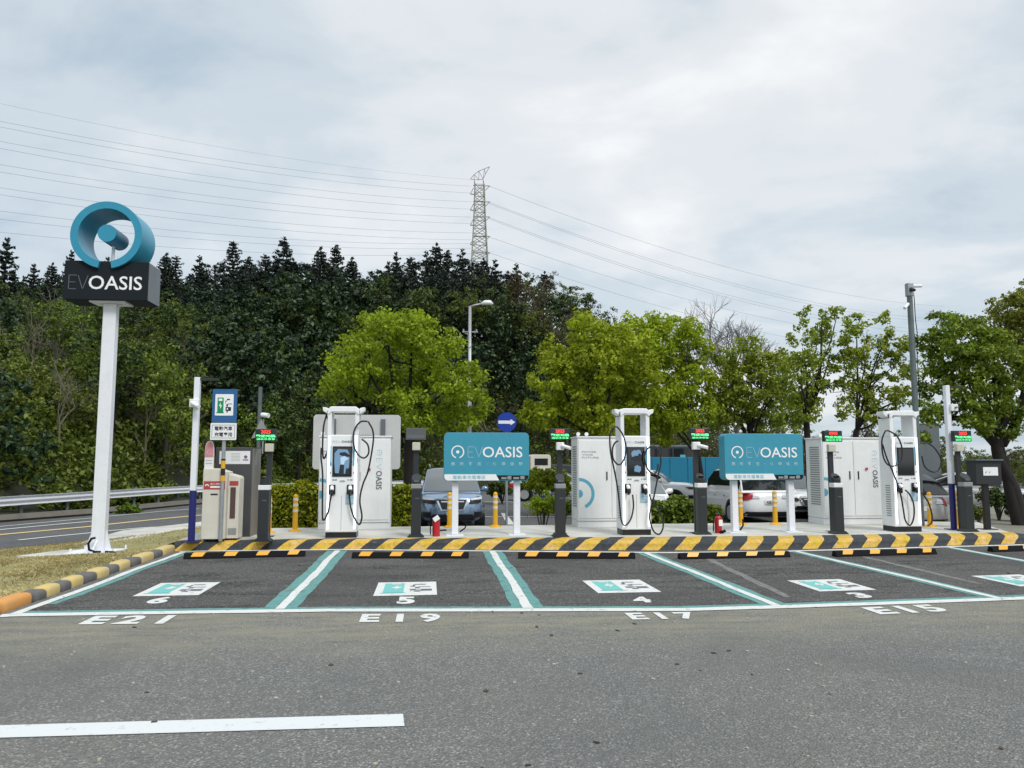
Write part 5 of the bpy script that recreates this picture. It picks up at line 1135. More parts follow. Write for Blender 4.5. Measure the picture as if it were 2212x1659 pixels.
# blue hoarding with a dark coach behind it
def hoarding():
    Y = 37.0; X0 = xat(1330, 1000, Y); X1 = xat(1600, 1000, Y); z1 = zat(1500, 987.5, Y)
    t = thing('blue_hoarding', 'long plain blue hoarding wall beyond the white cars', 'hoarding', (X0, Y, ZR)); n = 7; W = (X1 - X0) / n
    for i in range(n):
        mb = MB(); mb.b2(i * W + .01, (i + 1) * W - .01, 0, .06, .02, z1 - ZR); mb.build('panel', BUSBLUE, t, bevel=.01)
    mb = MB()
    for i in range(n + 1): mb.b2(i * W - .03, i * W + .03, .06, .12, 0, z1 - ZR)
    mb.build('rear_frame', GALV, t)
hoarding()
def coach():
    Y = 42.0; X0 = xat(1398, 980, Y); X1 = xat(1512, 980, Y); z1 = zat(1450, 961, Y); t = thing('parked_coach', 'dark coach with black windows behind the blue hoarding', 'coach', (X0, Y, ZR)); W = X1 - X0; H = z1 - ZR
    mb = MB(); mb.b2(0, W, 0, 2.4, .35, H); mb.build('body', paint('coach_paint', (.02, .035, .04), .4, .1), t, bevel=.12, seg=4)
    for i in range(4):
        a = .12 + i * (W - .2) / 4; mb = MB(); mb.b2(a, a + (W - .2) / 4 - .1, -.012, .01, H - 1.15, H - .2); mb.build('window', GLASS, t)
    mb = MB(); mb.b2(W * .62, W * .72, -.02, -.012, H - 1.1, H - .55); mb.build('teal_sticker', TEAL2, t)
    for xx in (.6, W - .6): mb = MB(); mb.cyl((xx, -.02, .45), (xx, .3, .45), .45, n=20); mb.build('wheel', BLACK, t)
coach()
def utility_cab():
    Y = 40.0; X0 = xat(1146, 1000, Y); X1 = xat(1190, 1000, Y); H = zat(1170, 982, Y) - ZR; W = X1 - X0
    t = thing('cream_truck', 'small cream truck cab beyond the bushes, right of the left billboard', 'truck', (X0, Y, ZR))
    mb = MB(); mb.prism(rrect(0, W, .35, H, .15), 0, 1.8); mb.build('cab', CREAM, t, bevel=.02)
    mb = MB(); mb.b2(W * .2, W * .85, -.015, .01, H - .55, H - .2); mb.build('window', GLASS, t)
    mb = MB(); mb.b2(W * .3, W * .8, -.03, .01, H - 1.2, H - .75); mb.build('panel', WHITE2, t)
    for xx in (W * .2, W * .8): mb = MB(); mb.cyl((xx, -.02, .38), (xx, .3, .38), .38, n=16); mb.build('wheel', BLACK, t)
utility_cab()
def grey_hut():
    Y = 27.0; X0 = xat(1983, 950, Y); X1 = xat(2030, 950, Y); H = zat(2000, 916, Y) - ZR; W = X1 - X0
    t = thing('grey_kiosk', 'tall grey metal kiosk behind the rightmost charger', 'kiosk', (X0, Y, ZR))
    mb = MB(); mb.b2(0, W, 0, .9, 0, H); mb.build('body', GREY, t, bevel=.01)
    mb = MB(); mb.b2(-.02, W + .02, -.02, .92, H, H + .03); mb.build('roof', LGREY, t)
grey_hut()

# ---------------------------------------------------------------- pylon and wires
def hz(X, Y):
    foot = interp([(-60, 0), (-30, 12), (-20, 17), (-16.5, 21), (-14.6, 27.5), (-11.8, 39.8), (-5.8, 43.8), (-.7, 48.8), (5, 54), (12, 58), (30, 60), (90, 60)], X)
    Rr = 78.0
    zr = interp(RIDGE, X * Rr / max(Y, 30) if Y > Rr else X)
    if Y <= foot: return ZR
    t = (Y - foot) / (Rr - foot)
    if t <= 1: return ZR + (zr - ZR) * max(t, 0) ** .85
    return zr + (Y - Rr) * .16 * min(max(zr, 0) / 13, 1)
RIDGE = []
for dx, dy in [(-250, 560), (0, 585), (100, 600), (200, 585), (400, 590), (600, 580), (720, 590), (830, 600), (950, 580), (1050, 575), (1150, 610), (1230, 650), (1290, 700), (1400, 780), (1520, 850), (1700, 925), (1900, 945), (2300, 955)]:
    x, z = pd(dx, dy, 78.0); RIDGE.append((x, max(z - 7.5, .2)))
def hillmesh():
    xs = np.linspace(-110, 130, 90); ys = list(np.linspace(8, 78, 50)) + list(np.linspace(84, 320, 20)); V = []; F = []
    for y in ys:
        for x in xs:
            z = hz(x, y); V.append((x, y, z - .02 if z > ZR + .01 else ZR - .06))
    n = len(xs)
    for i in range(len(ys) - 1):
        for j in range(n - 1): k = i * n + j; F.append((k, k + 1, k + n + 1, k + n))
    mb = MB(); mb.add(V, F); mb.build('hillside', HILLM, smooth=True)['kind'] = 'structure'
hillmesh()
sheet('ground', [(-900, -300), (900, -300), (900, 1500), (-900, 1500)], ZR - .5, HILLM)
PYM = paint('pylon_steel', (0.40, 0.39, 0.34), .6, .1)
def pylon():
    Y = 215.0; t = thing('power_pylon', 'lattice steel power pylon rising over the wooded hill', 'pylon'); sx = lambda d, y: xat(d, y, Y); z = lambda y: zat(1035, y, Y)
    def prof(y): return (interp([(385, 1023.5), (470, 1021), (560, 1016)], y), interp([(385, 1048), (470, 1051), (560, 1056)], y))
    th = .10; mb = MB(); ys = [402, 420, 438, 455, 473, 490, 508, 526, 545, 562, 585, 620]
    dpt = 3.2
    def corner(y, k):
        a, b = prof(y); xa, xb = sx(a + 3, y), sx(b - 3, y); return [(xa, Y - dpt / 2, z(y)), (xb, Y - dpt / 2, z(y)), (xb, Y + dpt / 2, z(y)), (xa, Y + dpt / 2, z(y))][k]
    for y0, y1 in zip(ys, ys[1:]):
        for k in range(4):
            mb.tube([corner(y0, k), corner(y1, k)], th * 1.3, 4); mb.tube([corner(y0, k), corner(y1, (k + 1) % 4)], th, 4); mb.tube([corner(y0, (k + 1) % 4), corner(y1, k)], th, 4); mb.tube([corner(y0, k), corner(y0, (k + 1) % 4)], th, 4)
    base = hz(xat(1035, 620, Y), Y); 
    for k in range(4): c_ = corner(620, k); mb.tube([c_, (c_[0] + (c_[0] - xat(1036, 620, Y)) * .6, c_[1], base - .3)], th * 1.6, 4)
    mb.build('tower', PYM, t)
    # horn shaped top
    mb = MB(); tip = (sx(1057, 362), Y, z(362)); L0 = (sx(1018, 389), Y, z(389))
    P = [(sx(a, b), Y - 1, z(b)) for a, b in ((1016, 390), (1024, 380), (1034, 372), (1046, 367), (1057, 362))]; Q = [(sx(a, b), Y - 1, z(b)) for a, b in ((1024, 391), (1034, 391), (1043, 389), (1048, 378), (1057, 362))]
    for a, b in zip(P, P[1:]): mb.tube([a, b], th, 4)
    for a, b in zip(Q, Q[1:]): mb.tube([a, b], th, 4)
    for a, b in zip(P, Q): mb.tube([a, b], th * .8, 4)
    for a, b in zip(P[1:], Q): mb.tube([a, b], th * .8, 4)
    for k in range(4): mb.tube([Q[0 if k in (0, 3) else 2], corner(402, k)], th, 4)
    mb.build('peak_frame', PYM, t)
    for yy in (402, 436.5, 469, 511, 546):
        mb = MB(); mb.tube([(sx(1022, yy), Y, z(yy - 1)), (sx(1058, yy), Y - .5, z(yy))], th * 1.5, 4); mb.tube([(sx(1048, yy + 8), Y, z(yy + 9)), (sx(1058, yy), Y - .5, z(yy))], th, 4)
        mb.tube([(sx(1016, yy + 18), Y, z(yy + 18)), (sx(1028, yy + 18), Y, z(yy + 18))], th * 1.5, 4); mb.tube([(sx(1016, yy + 18), Y, z(yy + 18)), (sx(1023, yy), Y, z(yy + 4))], th, 4); mb.build('cross_arm', PYM, t)
pylon()
WIRE = paint('wire_grey', (0.16, 0.17, 0.19), .6, 0)
def wire(a, b, sag, r=.03, lab=''):
    (ax, ay, aY), (bx, by, bY) = a, b; A_ = (xat(ax, ay, aY), aY, zat(ax, ay, aY)); B_ = (xat(bx, by, bY), bY, zat(bx, by, bY)); P = []
    for i in range(25):
        k = i / 24; P.append((lerp(A_[0], B_[0], k), lerp(A_[1], B_[1], k), lerp(A_[2], B_[2], k) - sag * 4 * k * (1 - k)))
    mb = MB(); mb.tube(P, r, 5); tag(mb.build('power_line', WIRE), lab, 'power line', 'power lines strung to the pylon')
LL = [(389, 205), (400, 240), (416, 262), (434, 292), (447, 305), (451, 340), (480, 352), (490, 392), (511, 405), (527, 442), (540, 460)]
LL = [(388, 210), (402, 250), (417, 262), (436, 294), (452, 309), (469, 345), (483, 361), (503, 396), (518, 411), (526, 448), (536, 466), (548, 495)]
for i, (y0, y1) in enumerate(LL): wire((1018, y0, 215), (-60, y1, 150), 2.2, .027 if i else .018, 'power line sloping up from the pylon to the left picture edge')
for y0, y1, sg in ((402, 662, 7), (437, 690, 7), (440, 697, 7), (470, 714, 7), (473, 722, 7), (512, 735, 7), (546, 775, 6)): wire((1057, y0, 215), (2040, y1, 330), sg, .034, 'power line sloping down from the pylon towards the right-hand trees')

# ---------------------------------------------------------------- vegetation
def clumpcloud(lobes, per, sub, clump_r, nl, shell=.72):
    """lobes: (x,y,z,r) -> leaf centres with outward normals"""
    P = []; Nn = []
    for x, y, z, r in lobes:
        k = max(3, int(per * (r ** 2)))
        d = rng.normal(size=(k, 3)); d /= np.linalg.norm(d, axis=1)[:, None]; rad = r * (shell + (1.05 - shell) * rng.random(k) ** .6); rad[rng.random(k) < .22] *= .55
        c = d * rad[:, None] * np.array([1, .9, .85]) + np.array([x, y, z])
        for ci, di in zip(c, d):
            m = int(nl * rng.uniform(.6, 1.3)); e = rng.normal(size=(m, 3)); e /= np.linalg.norm(e, axis=1)[:, None]; rr = clump_r * rng.uniform(.6, 1.3)
            q = ci + e * (rr * rng.random(m) ** .45)[:, None] * np.array([1, 1, .7]); P.append(q); Nn.append(e * .8 + di * .5)
    return np.concatenate(P), np.concatenate(Nn)
def limbs(mb, base, targets, r0, fork):
    """trunk from base to fork, limbs on to the targets"""
    base = np.array(base, float); fork = np.array(fork, float); mid = (base + fork) / 2 + rng.normal(size=3) * .06 * np.array([1, 1, 0])
    mb.tube(smoothpath([base, mid, fork], 5), [lerp(r0 * 1.25, r0 * .85, i / 10) for i in range(11)], 10)
    for tg in targets:
        tg = np.array(tg, float); m = (fork + tg) / 2 + rng.normal(size=3) * .12; m[2] += .1
        mb.tube(smoothpath([fork, m, tg], 5), [lerp(r0 * .45, r0 * .10, i / 10) for i in range(11)], 7)
        for _ in range(3):
            k = rng.uniform(.4, .95); s_ = fork + (tg - fork) * k; e = s_ + rng.normal(size=3) * .35 + np.array([0, 0, .2]); mb.tube([s_, (s_ + e) / 2 + rng.normal(size=3) * .05, e], [r0 * .2, r0 * .13, r0 * .05], 5)
def dtree(name, label, Y, lobes, trunk, fork, r0, mat, bark, per=16, clr=.24, nl=46, ls=.055, zb=ZR, extra=None, shell=.72, cat='tree', grow=1.0):
    t = thing(name, label, cat, (xat(*trunk, Y), Y, zb))
    ox, oz = t.location.x, zb; px = Y / 1661 * 1.0; Lb = []
    for k, (x, y, r) in enumerate(lobes):
        r *= grow; dy = rng.uniform(-.9, .9); X, Z = pd(x, y, Y + dy); Lb.append((X - ox, dy, Z - oz, r * px))
    P, Nn = clumpcloud(Lb, per, 0, clr, nl, shell); leaves_mesh('crown', P, ls, mat, .35, t, nrm=Nn)
    mb = MB(); fx, fz = pd(*fork, Y); tg = [(l[0] * .9, l[1] * .8, l[2]) for l in Lb if l[3] > .3][:7]
    limbs(mb, (0, 0, -.05), tg, r0, (fx - ox, 0, fz - oz))
    if extra:
        for pts, ra, rb in extra: Q = [(xat(a, b, Y) - ox, c_, zat(a, b, Y) - oz) for a, b, c_ in pts]; Q = smoothpath(Q, 5); mb.tube(Q, [lerp(ra, rb, i / (len(Q) - 1)) for i in range(len(Q))], 9)
    mb.build('trunk', bark, t, smooth=True); return t
dtree('broadleaf_tree', 'round lime-green tree behind the leftmost charger, trunk before the hedge', 19.8,
      [(765, 775, 52), (830, 720, 52), (890, 715, 48), (945, 755, 48), (990, 820, 48), (730, 835, 38), (800, 815, 60), (875, 795, 68), (940, 850, 62), (880, 880, 50), (1015, 875, 38), (850, 905, 30), (935, 905, 35), (1000, 905, 28), (715, 830, 22), (838, 685, 22), (975, 745, 24), (905, 690, 20), (780, 745, 25)],
      (888, 1130), (885, 950), .15, LF_LIME, BARK, per=95, ls=.05, grow=1.05)
dtree('broadleaf_tree', 'lime-green tree behind the middle charger with a spiky top', 25.0,
      [(1270, 725, 42), (1225, 765, 48), (1200, 820, 48), (1175, 890, 34), (1300, 785, 58), (1350, 745, 45), (1265, 860, 55), (1330, 870, 58), (1268, 690, 22), (1185, 775, 22), (1155, 905, 24), (1225, 905, 35), (1300, 915, 35), (1380, 800, 45)],
      (1283, 1100), (1283, 950), .17, LF_LIME, BARK, per=66, clr=.28, nl=50, ls=.062, grow=1.14)
dtree('broadleaf_tree', 'lime-green tree overhanging the blue hoarding, broad flat top', 27.0,
      [(1400, 750, 48), (1455, 720, 38), (1488, 705, 26), (1490, 760, 42), (1450, 800, 55), (1495, 830, 42), (1405, 855, 52), (1460, 890, 45), (1510, 890, 36), (1375, 905, 38), (1350, 850, 30), (1425, 700, 24), (1430, 935, 28), (1380, 765, 42), (1365, 718, 36), (1400, 712, 34), (1345, 800, 40)],
      (1524, 1100), (1508, 975), .085, LF_LIME, BARK, per=62, clr=.30, nl=50, ls=.066, grow=1.14, extra=[([(1508, 985, 0), (1460, 930, 0), (1420, 880, 0)], .055, .02)])
dtree('broadleaf_tree', 'mid-green rounded tree above the right billboard', 28.0,
      [(1600, 785, 42), (1655, 775, 34), (1570, 830, 38), (1630, 840, 55), (1700, 830, 42), (1580, 885, 40), (1650, 900, 42), (1710, 895, 36), (1560, 770, 20), (1620, 745, 20), (1545, 870, 22), (1690, 790, 26), (1730, 860, 24), (1560, 910, 26)],
      (1600, 1100), (1620, 960), .15, LF_FRESH, BARK, per=58, clr=.28, nl=46, ls=.066, grow=1.12)
dtree('broadleaf_tree', 'sparse see-through tree with S-curved trunk behind the two-door cabinet', 22.0,
      [(1770, 700, 38), (1805, 670, 14), (1735, 750, 34), (1800, 760, 38), (1775, 800, 30), (1720, 800, 26), (1755, 850, 34), (1820, 820, 25), (1740, 900, 26), (1700, 870, 25), (1830, 720, 22), (1700, 830, 20), (1690, 900, 24), (1850, 780, 22)],
      (1757, 1100), (1742, 905), .10, LF_FRESH, BARK, per=60, clr=.2, nl=34, ls=.056, grow=1.32, extra=[([(1742, 905, 0), (1755, 870, 0), (1772, 800, 0), (1775, 700, 0)], .07, .02), ([(1772, 790, 0), (1800, 740, .2), (1815, 680, .2)], .03, .01)])
dtree('broadleaf_tree', 'thin leaning tree between the two-door cabinet and surveillance pole', 23.0,
      [(1880, 760, 34), (1855, 700, 22), (1920, 740, 30), (1945, 790, 34), (1850, 840, 32), (1900, 850, 42), (1940, 870, 32), (1875, 900, 26), (1910, 690, 16), (1830, 880, 22), (1965, 830, 22), (1960, 740, 16), (1845, 760, 20)],
      (1820, 1100), (1850, 930), .10, LF_FRESH, BARK, per=60, clr=.2, nl=34, ls=.056, grow=1.32, extra=[([(1850, 930, 0), (1880, 895, 0), (1930, 870, 0)], .06, .02), ([(1872, 900, 0), (1880, 830, 0), (1905, 760, 0)], .05, .01)])
dtree('broadleaf_tree', 'large dark-trunked tree spreading over the right side of the lot', 17.5,
      [(2040, 725, 42), (2000, 755, 32), (2095, 735, 48), (2150, 760, 50), (2010, 820, 38), (2070, 800, 50), (2130, 840, 55), (2200, 850, 55), (2000, 890, 26), (2055, 880, 36), (2110, 900, 34), (2180, 910, 34), (2030, 690, 18), (2080, 690, 22), (2250, 780, 50), (2010, 940, 14)],
      (2203, 1140), (2168, 985), .13, LF_GREEND, BARK, per=85, clr=.2, nl=46, ls=.05, zb=-.05, shell=.5, grow=1.3,
      extra=[([(2158, 965, 0), (2130, 930, .1), (2100, 905, .2), (2050, 902, .3)], .14, .05), ([(2207, 1140, 0), (2190, 1060, 0), (2158, 990, 0), (2155, 940, 0), (2185, 880, 0)], .17, .10), ([(2165, 960, 0), (2200, 900, 0), (2215, 820, 0)], .12, .05), ([(2130, 930, .1), (2100, 850, .2), (2080, 780, .2)], .06, .02)])
dtree('broadleaf_tree', 'brownish-green tree crown filling the upper right edge', 19.5,
      [(2205, 665, 40), (2170, 700, 38), (2235, 720, 55), (2130, 705, 20), (2195, 760, 45), (2145, 660, 12), (2260, 640, 50), (2150, 740, 30)],
      (2290, 1130), (2260, 900), .2, LF_RUST, BARKG, per=85, clr=.22, nl=46, ls=.052, zb=-.05, grow=1.3)

# hedges and bushes
def hedge(name, label, x0, x1, Y, ztop, dep, mat, zb=ZR, n=5200, ls=.05, cat='hedge', lobed=0):
    X0, X1 = xat(x0, 1080, Y), xat(x1, 1080, Y); W = X1 - X0; H = ztop - zb; t = thing(name, label, cat, (X0, Y, zb)); n = int(n * W * H / 2.0)
    m = n; u = rng.random(m); f = rng.random(m); P = np.empty((m, 3)); P[:, 0] = u * W
    top_ = H * (1 - .10 * rng.random(m)) - .06 * np.sin(P[:, 0] * 5.1) - .05 * np.sin(P[:, 0] * 11 + 1)
    P[:, 2] = np.where(f < .45, top_, H * rng.random(m) ** .8); P[:, 1] = np.where(f < .45, dep * rng.random(m), rng.normal(0, .05, m)); 
    if lobed: P[:, 2] *= (1 - lobed * np.abs(2 * u - 1) ** 2.5)
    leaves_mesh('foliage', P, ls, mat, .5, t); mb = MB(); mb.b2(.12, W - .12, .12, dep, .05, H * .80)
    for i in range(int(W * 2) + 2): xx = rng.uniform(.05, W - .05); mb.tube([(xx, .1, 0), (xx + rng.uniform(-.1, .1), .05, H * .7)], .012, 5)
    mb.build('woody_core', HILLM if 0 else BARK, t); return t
hedge('clipped_hedge', 'golden-topped clipped hedge left of the leftmost charger', 560, 700, 18.3, zat(620, 1048, 18.3), .8, LF_HEDGE)
hedge('clipped_hedge', 'golden clipped hedge between the leftmost cabinet and the blue SUV', 836, 905, 18.3, zat(860, 1048, 18.3), .8, LF_HEDGE)
hedge('low_hedge', 'green clipped hedge in front of the white hatchback', 1395, 1520, 17.5, zat(1460, 1082, 17.5), .7, LF_GREEN)
hedge('low_hedge', 'short green hedge end before the white SUV wheel', 1515, 1560, 17.5, zat(1530, 1092, 17.5), .6, LF_GREEN)
def bush(name, label, cx, cy, rx, Y, mat, n=2600, ls=.05, zb=ZR, ry=None):
    X, Z = pd(cx, cy, Y); t = thing(name, label, 'bush', (X, Y, zb)); r = rx * Y / 1661; rz_ = (ry or rx) * Y / 1661
    k = 9; L_ = [(rng.uniform(-.6, .6) * r, rng.uniform(-.4, .4) * r, Z - zb + rng.uniform(-.45, .45) * rz_, r * rng.uniform(.35, .55)) for _ in range(k)]
    P, Nn = clumpcloud(L_, n / 60 / (r * r), 0, .12, 22, .5); leaves_mesh('foliage', P, ls, mat, .4, t, nrm=Nn)
    mb = MB()
    for l in L_: mb.tube(smoothpath([(0, 0, 0), (l[0] * .4, l[1] * .4, l[2] * .5), (l[0], l[1], l[2])], 4), [lerp(.025, .008, i / 8) for i in range(9)], 5)
    mb.build('stems', BARKG, t); return t
bush('roadside_bush', 'bright green rounded bush right of the left billboard, upper of two', 1178, 1040, 62, 27, LF_LIME, 9000, .06, ry=26)
bush('roadside_bush', 'wispy light-green bush beside the kerb right of the left billboard', 1172, 1092, 42, 17.6, LF_LIME, 3000, .035, ry=30)
bush('roadside_bush', 'light-green bush low behind the third LED post', 1218, 1096, 24, 17.4, LF_GREEN, 1800, .04)
bush('roadside_bush', 'dark green bush under the large tree at the right', 2155, 1075, 40, 19, LF_DGREEN, 3600, .05, -.05, 30)
bush('roadside_bush', 'olive green bush at the right picture edge', 2205, 1100, 34, 18.5, LF_GREEN, 2600, .05, -.05, 30)
bush('roadside_bush', 'small pale-green bush behind the dark control box post', 2115, 1105, 22, 18, LF_OLIVE, 900, .04, -.05, 24)
bush('roadside_bush', 'dark bush under the left billboard, beyond the rear lane', 1085, 1052, 40, 34, LF_DGREEN, 3000, .08, ry=16)
bush('roadside_bush', 'green weeds tuft at the foot of the guardrail', 275, 1098, 26, 29.5, LF_GREEN, 900, .06, ry=10)

# forest prototypes -------------------------------------------------------
def proto_broad(mat, bark, h, rw, n, ls, seed, big=False):
    t = bpy.data.objects.new('slope_tree', None); col.objects.link(t)
    L_ = []
    for k in range(n):
        a = rng.uniform(0, 6.28); q = rng.random() ** .5; zz = h * rng.uniform(.28, .95); wq = rw * (1 - .75 * abs(zz / h - .5) ** 1.3 * 1.3); L_.append((math.cos(a) * q * wq, math.sin(a) * q * wq, zz, rng.uniform(.35, .6) * rw))
    P, Nn = clumpcloud(L_, 7.5, 0, .34, 36 if not big else 18, .5); leaves_mesh('crown', P, ls * .85, mat, .3, t, nrm=Nn, aspect=.55)
    mb = MB(); limbs(mb, (0, 0, -.6), [(l[0] * .8, l[1] * .8, l[2]) for l in L_[:7]], .10, (rng.uniform(-.2, .2), 0, h * .4)); mb.build('trunk', bark, t, smooth=True); return t
def proto_conifer(h, wide, seed, sparse=0.0, gap=.42):
    t = bpy.data.objects.new('hill_conifer', None); col.objects.link(t)
    mb = MB(); mb.tube([(0, 0, -.8), (0, 0, h * .5), (0, 0, h)], [.16, .10, .02], 7); P = []; Nn = []; z = h * .12
    while z < h * .97:
        f = 1 - z / h; nb = 6 if f > .3 else 5; ln = wide * (f ** .62) * rng.uniform(.8, 1.15) + .12; off = rng.uniform(0, 6.28)
        for k in range(nb):
            if rng.random() < sparse: continue
            a = off + 6.283 * k / nb + rng.uniform(-.2, .2); l = ln * rng.uniform(.7, 1.15); m = int(10 + 26 * l)
            s_ = rng.random(m) ** .7; rise = .10 + .42 * s_ ** 2 * (0.6 + f); q = np.stack([np.cos(a) * s_ * l, np.sin(a) * s_ * l, z + rise * l * .55], 1) + rng.normal(size=(m, 3)) * np.array([.09, .09, .055]) * (.6 + l * .25)
            P.append(q); Nn.append(np.tile([math.cos(a), math.sin(a), .6], (m, 1))); mb.tube([(0, 0, z), (math.cos(a) * l * .6, math.sin(a) * l * .6, z + .1 * l), (math.cos(a) * l, math.sin(a) * l, z + .30 * l)], [.03, .02, .008], 4)
        z += gap * (0.55 + .9 * f) * rng.uniform(.85, 1.15)
    P.append(np.array([[0, 0, h]]) + rng.normal(size=(14, 3)) * .08); Nn.append(np.zeros((14, 3)))
    leaves_mesh('crown', np.concatenate(P), .13, LF_CONIF, .3, t, nrm=np.concatenate(Nn), aspect=.5); mb.build('trunk', BARK, t); return t
def proto_bare(h, mat, seed, depth=4):
    t = bpy.data.objects.new('bare_tree', None); col.objects.link(t); mb = MB()
    def rec(p, d, l, r, k):
        e = p + d * l; mb.tube([p, (p + e) / 2 + rng.normal(size=3) * l * .05, e], [r, r * .85, r * .68], 5 if k < 2 else 4)
        if k >= depth: return
        for _ in range(3 if k < 3 else 3):
            nd = d + rng.normal(size=3) * .42; nd[2] += .12; nd /= np.linalg.norm(nd); rec(e if _ else p + d * l * .7, nd, l * rng.uniform(.58, .8), r * .62, k + 1)
    rec(np.array([0, 0, -.4]), np.array([0, 0, 1.0]), h * .33, h * .014, 0); mb.build('branches', mat, t); return t
protos = dict(
    olive=[proto_broad(LF_OLIVE, TWIGD, 4.2, 1.9, 13, .10, 1), proto_broad(LF_OLIVE, TWIG, 3.4, 2.1, 12, .10, 2)],
    green=[proto_broad(LF_GREEN, BARKG, 3.8, 2.0, 13, .10, 3), proto_broad(LF_GREEN, BARKG, 4.8, 2.1, 14, .10, 4)],
    dark=[proto_broad(LF_DGREEN, BARK, 5.4, 2.3, 15, .12, 5), proto_broad(LF_BIG, BARK, 5.6, 2.5, 15, .17, 6, True)],
    brown=[proto_broad(LF_BROWN, TWIGD, 4.4, 2.0, 12, .10, 7)],
    mass=[proto_broad(LF_CONIF, BARK, 5.5, 2.2, 15, .13, 8), proto_broad(LF_CONIF, BARK, 4.6, 2.4, 14, .13, 9)],
    conif=[proto_conifer(9.5, 2.1, 1), proto_conifer(8.2, 1.8, 2, .15), proto_conifer(10.5, 2.3, 3, .05, .5), proto_conifer(7.0, 1.4, 4, .35)],
    bare=[proto_bare(6.5, TWIGD, 1, 6), proto_bare(5.0, TWIG, 2, 5)])
LAB = dict(mass=('blackish-green tree filling the ridge below the conifer tips', 'dark ridge trees'), olive=('olive-green bushy tree on the wooded slope behind the guardrail', 'slope trees, olive'), green=('fresh green bushy tree on the wooded slope', 'slope trees, green'), dark=('dark leafy tree on the wooded hillside', 'slope trees, dark'),
           brown=('brownish half-dry tree on the hillside', 'slope trees, brownish'), conif=('dark conifer with tiered branches on the hill ridge', 'conifers on the ridge'), bare=('leafless pale-twigged tree on the hillside', 'bare trees'))
used = set(); cnt = {}
def plant(kind, X, Y, sc, z=None, label=None, idx=None):
    k = idx if idx is not None else random.randrange(len(protos[kind])); p = protos[kind][k]; z = hz(X, Y) if z is None else z; s = sc * random.uniform(.88, 1.14)
    if (kind, k) not in used:
        used.add((kind, k)); o = p; o.location = (X, Y, z); o.rotation_euler = (0, 0, random.uniform(0, 6.28)); o.scale = (s, s, s); tag(o, label or LAB[kind][0], 'tree', LAB[kind][1])
    else:
        o = dup(p, (X, Y, z), random.uniform(0, 6.28), label or LAB[kind][0], scale=(s, s, s * random.uniform(.9, 1.1)))
        tag(o, None, 'tree', LAB[kind][1])
    cnt[kind] = cnt.get(kind, 0) + 1
    return o
SKY = [(-120, 590), (0, 600), (40, 610), (100, 608), (150, 590), (330, 590), (430, 585), (520, 575), (610, 565), (700, 580), (790, 600), (850, 585), (950, 568), (1040, 568), (1075, 578), (1110, 580), (1180, 598), (1240, 622), (1275, 655), (1300, 690), (1330, 715)]
# slope rows: choose kinds by where they stand on the hill
Yrow = [23.5, 27, 30.5, 34, 38, 42, 46, 50.5, 55, 60, 65, 70.5]
for Yc in Yrow:
    xl, xr = xat(-130, 800, Yc), xat(1480, 800, Yc); step = 2.7 + (Yc - 25) * .028; x = xl + random.uniform(0, 2)
    while x < xr:
        X = x + random.uniform(-.7, .7); Y = Yc + random.uniform(-1.3, 1.3); zz = hz(X, Y); x += step
        if zz <= ZR + .02: continue
        dx = (X * math.cos(YAW) - Y * math.sin(YAW)); dyy = X * math.sin(YAW) + Y * math.cos(YAW); D = CX + dx / dyy * FPX     # bearing
        hgt = (zz - CAM_H) / dyy * FPX
        r_ = random.random()
        if D < 430: kind = ('olive' if r_ < .34 else ('green' if r_ < .62 else ('brown' if r_ < .68 else 'dark'))) if hgt < 170 else ('dark' if r_ < .6 else ('brown' if r_ < .75 else 'olive'))
        elif D < 560: kind = 'green' if r_ < .30 else ('olive' if r_ < .5 else 'dark')
        elif D < 1010: kind = 'dark' if r_ < .85 else 'green'
        elif D < 1230: kind = 'brown' if r_ < .5 else ('dark' if r_ < .9 else 'olive')
        else: kind = 'dark' if r_ < .4 else ('olive' if r_ < .8 else 'brown')
        if D > 700 and Yc > 58: kind = 'olive' if random.random() < .5 else ('dark' if random.random() < .7 else 'brown')
        sc = random.uniform(.8, 1.15) * (1.0 + (Yc - 27) * .006)
        if Yc < 31: sc *= .72
        if Yc > 52 and D < 560: sc *= .62
        if Yc > 63 and D < 560: sc *= .8
        zlim = pd(D, interp(SKY, D) + 14, Y)[1]; sc = min(sc, (zlim - zz) / 6.2)
        if sc > .3: plant(kind, X, Y, sc)
# low, mixed wood to the right
for Yc in (50, 57, 64, 71):
    x = xat(1385, 950, Yc)
    while x < xat(2330, 950, Yc):
        plant(random.choice(['olive', 'brown', 'olive', 'green']), x + random.uniform(-.8, .8), Yc + random.uniform(-1.5, 1.5), random.uniform(.6, .85) * (1.25 if x < xat(1720, 950, Yc) else 1)); x += 3.0
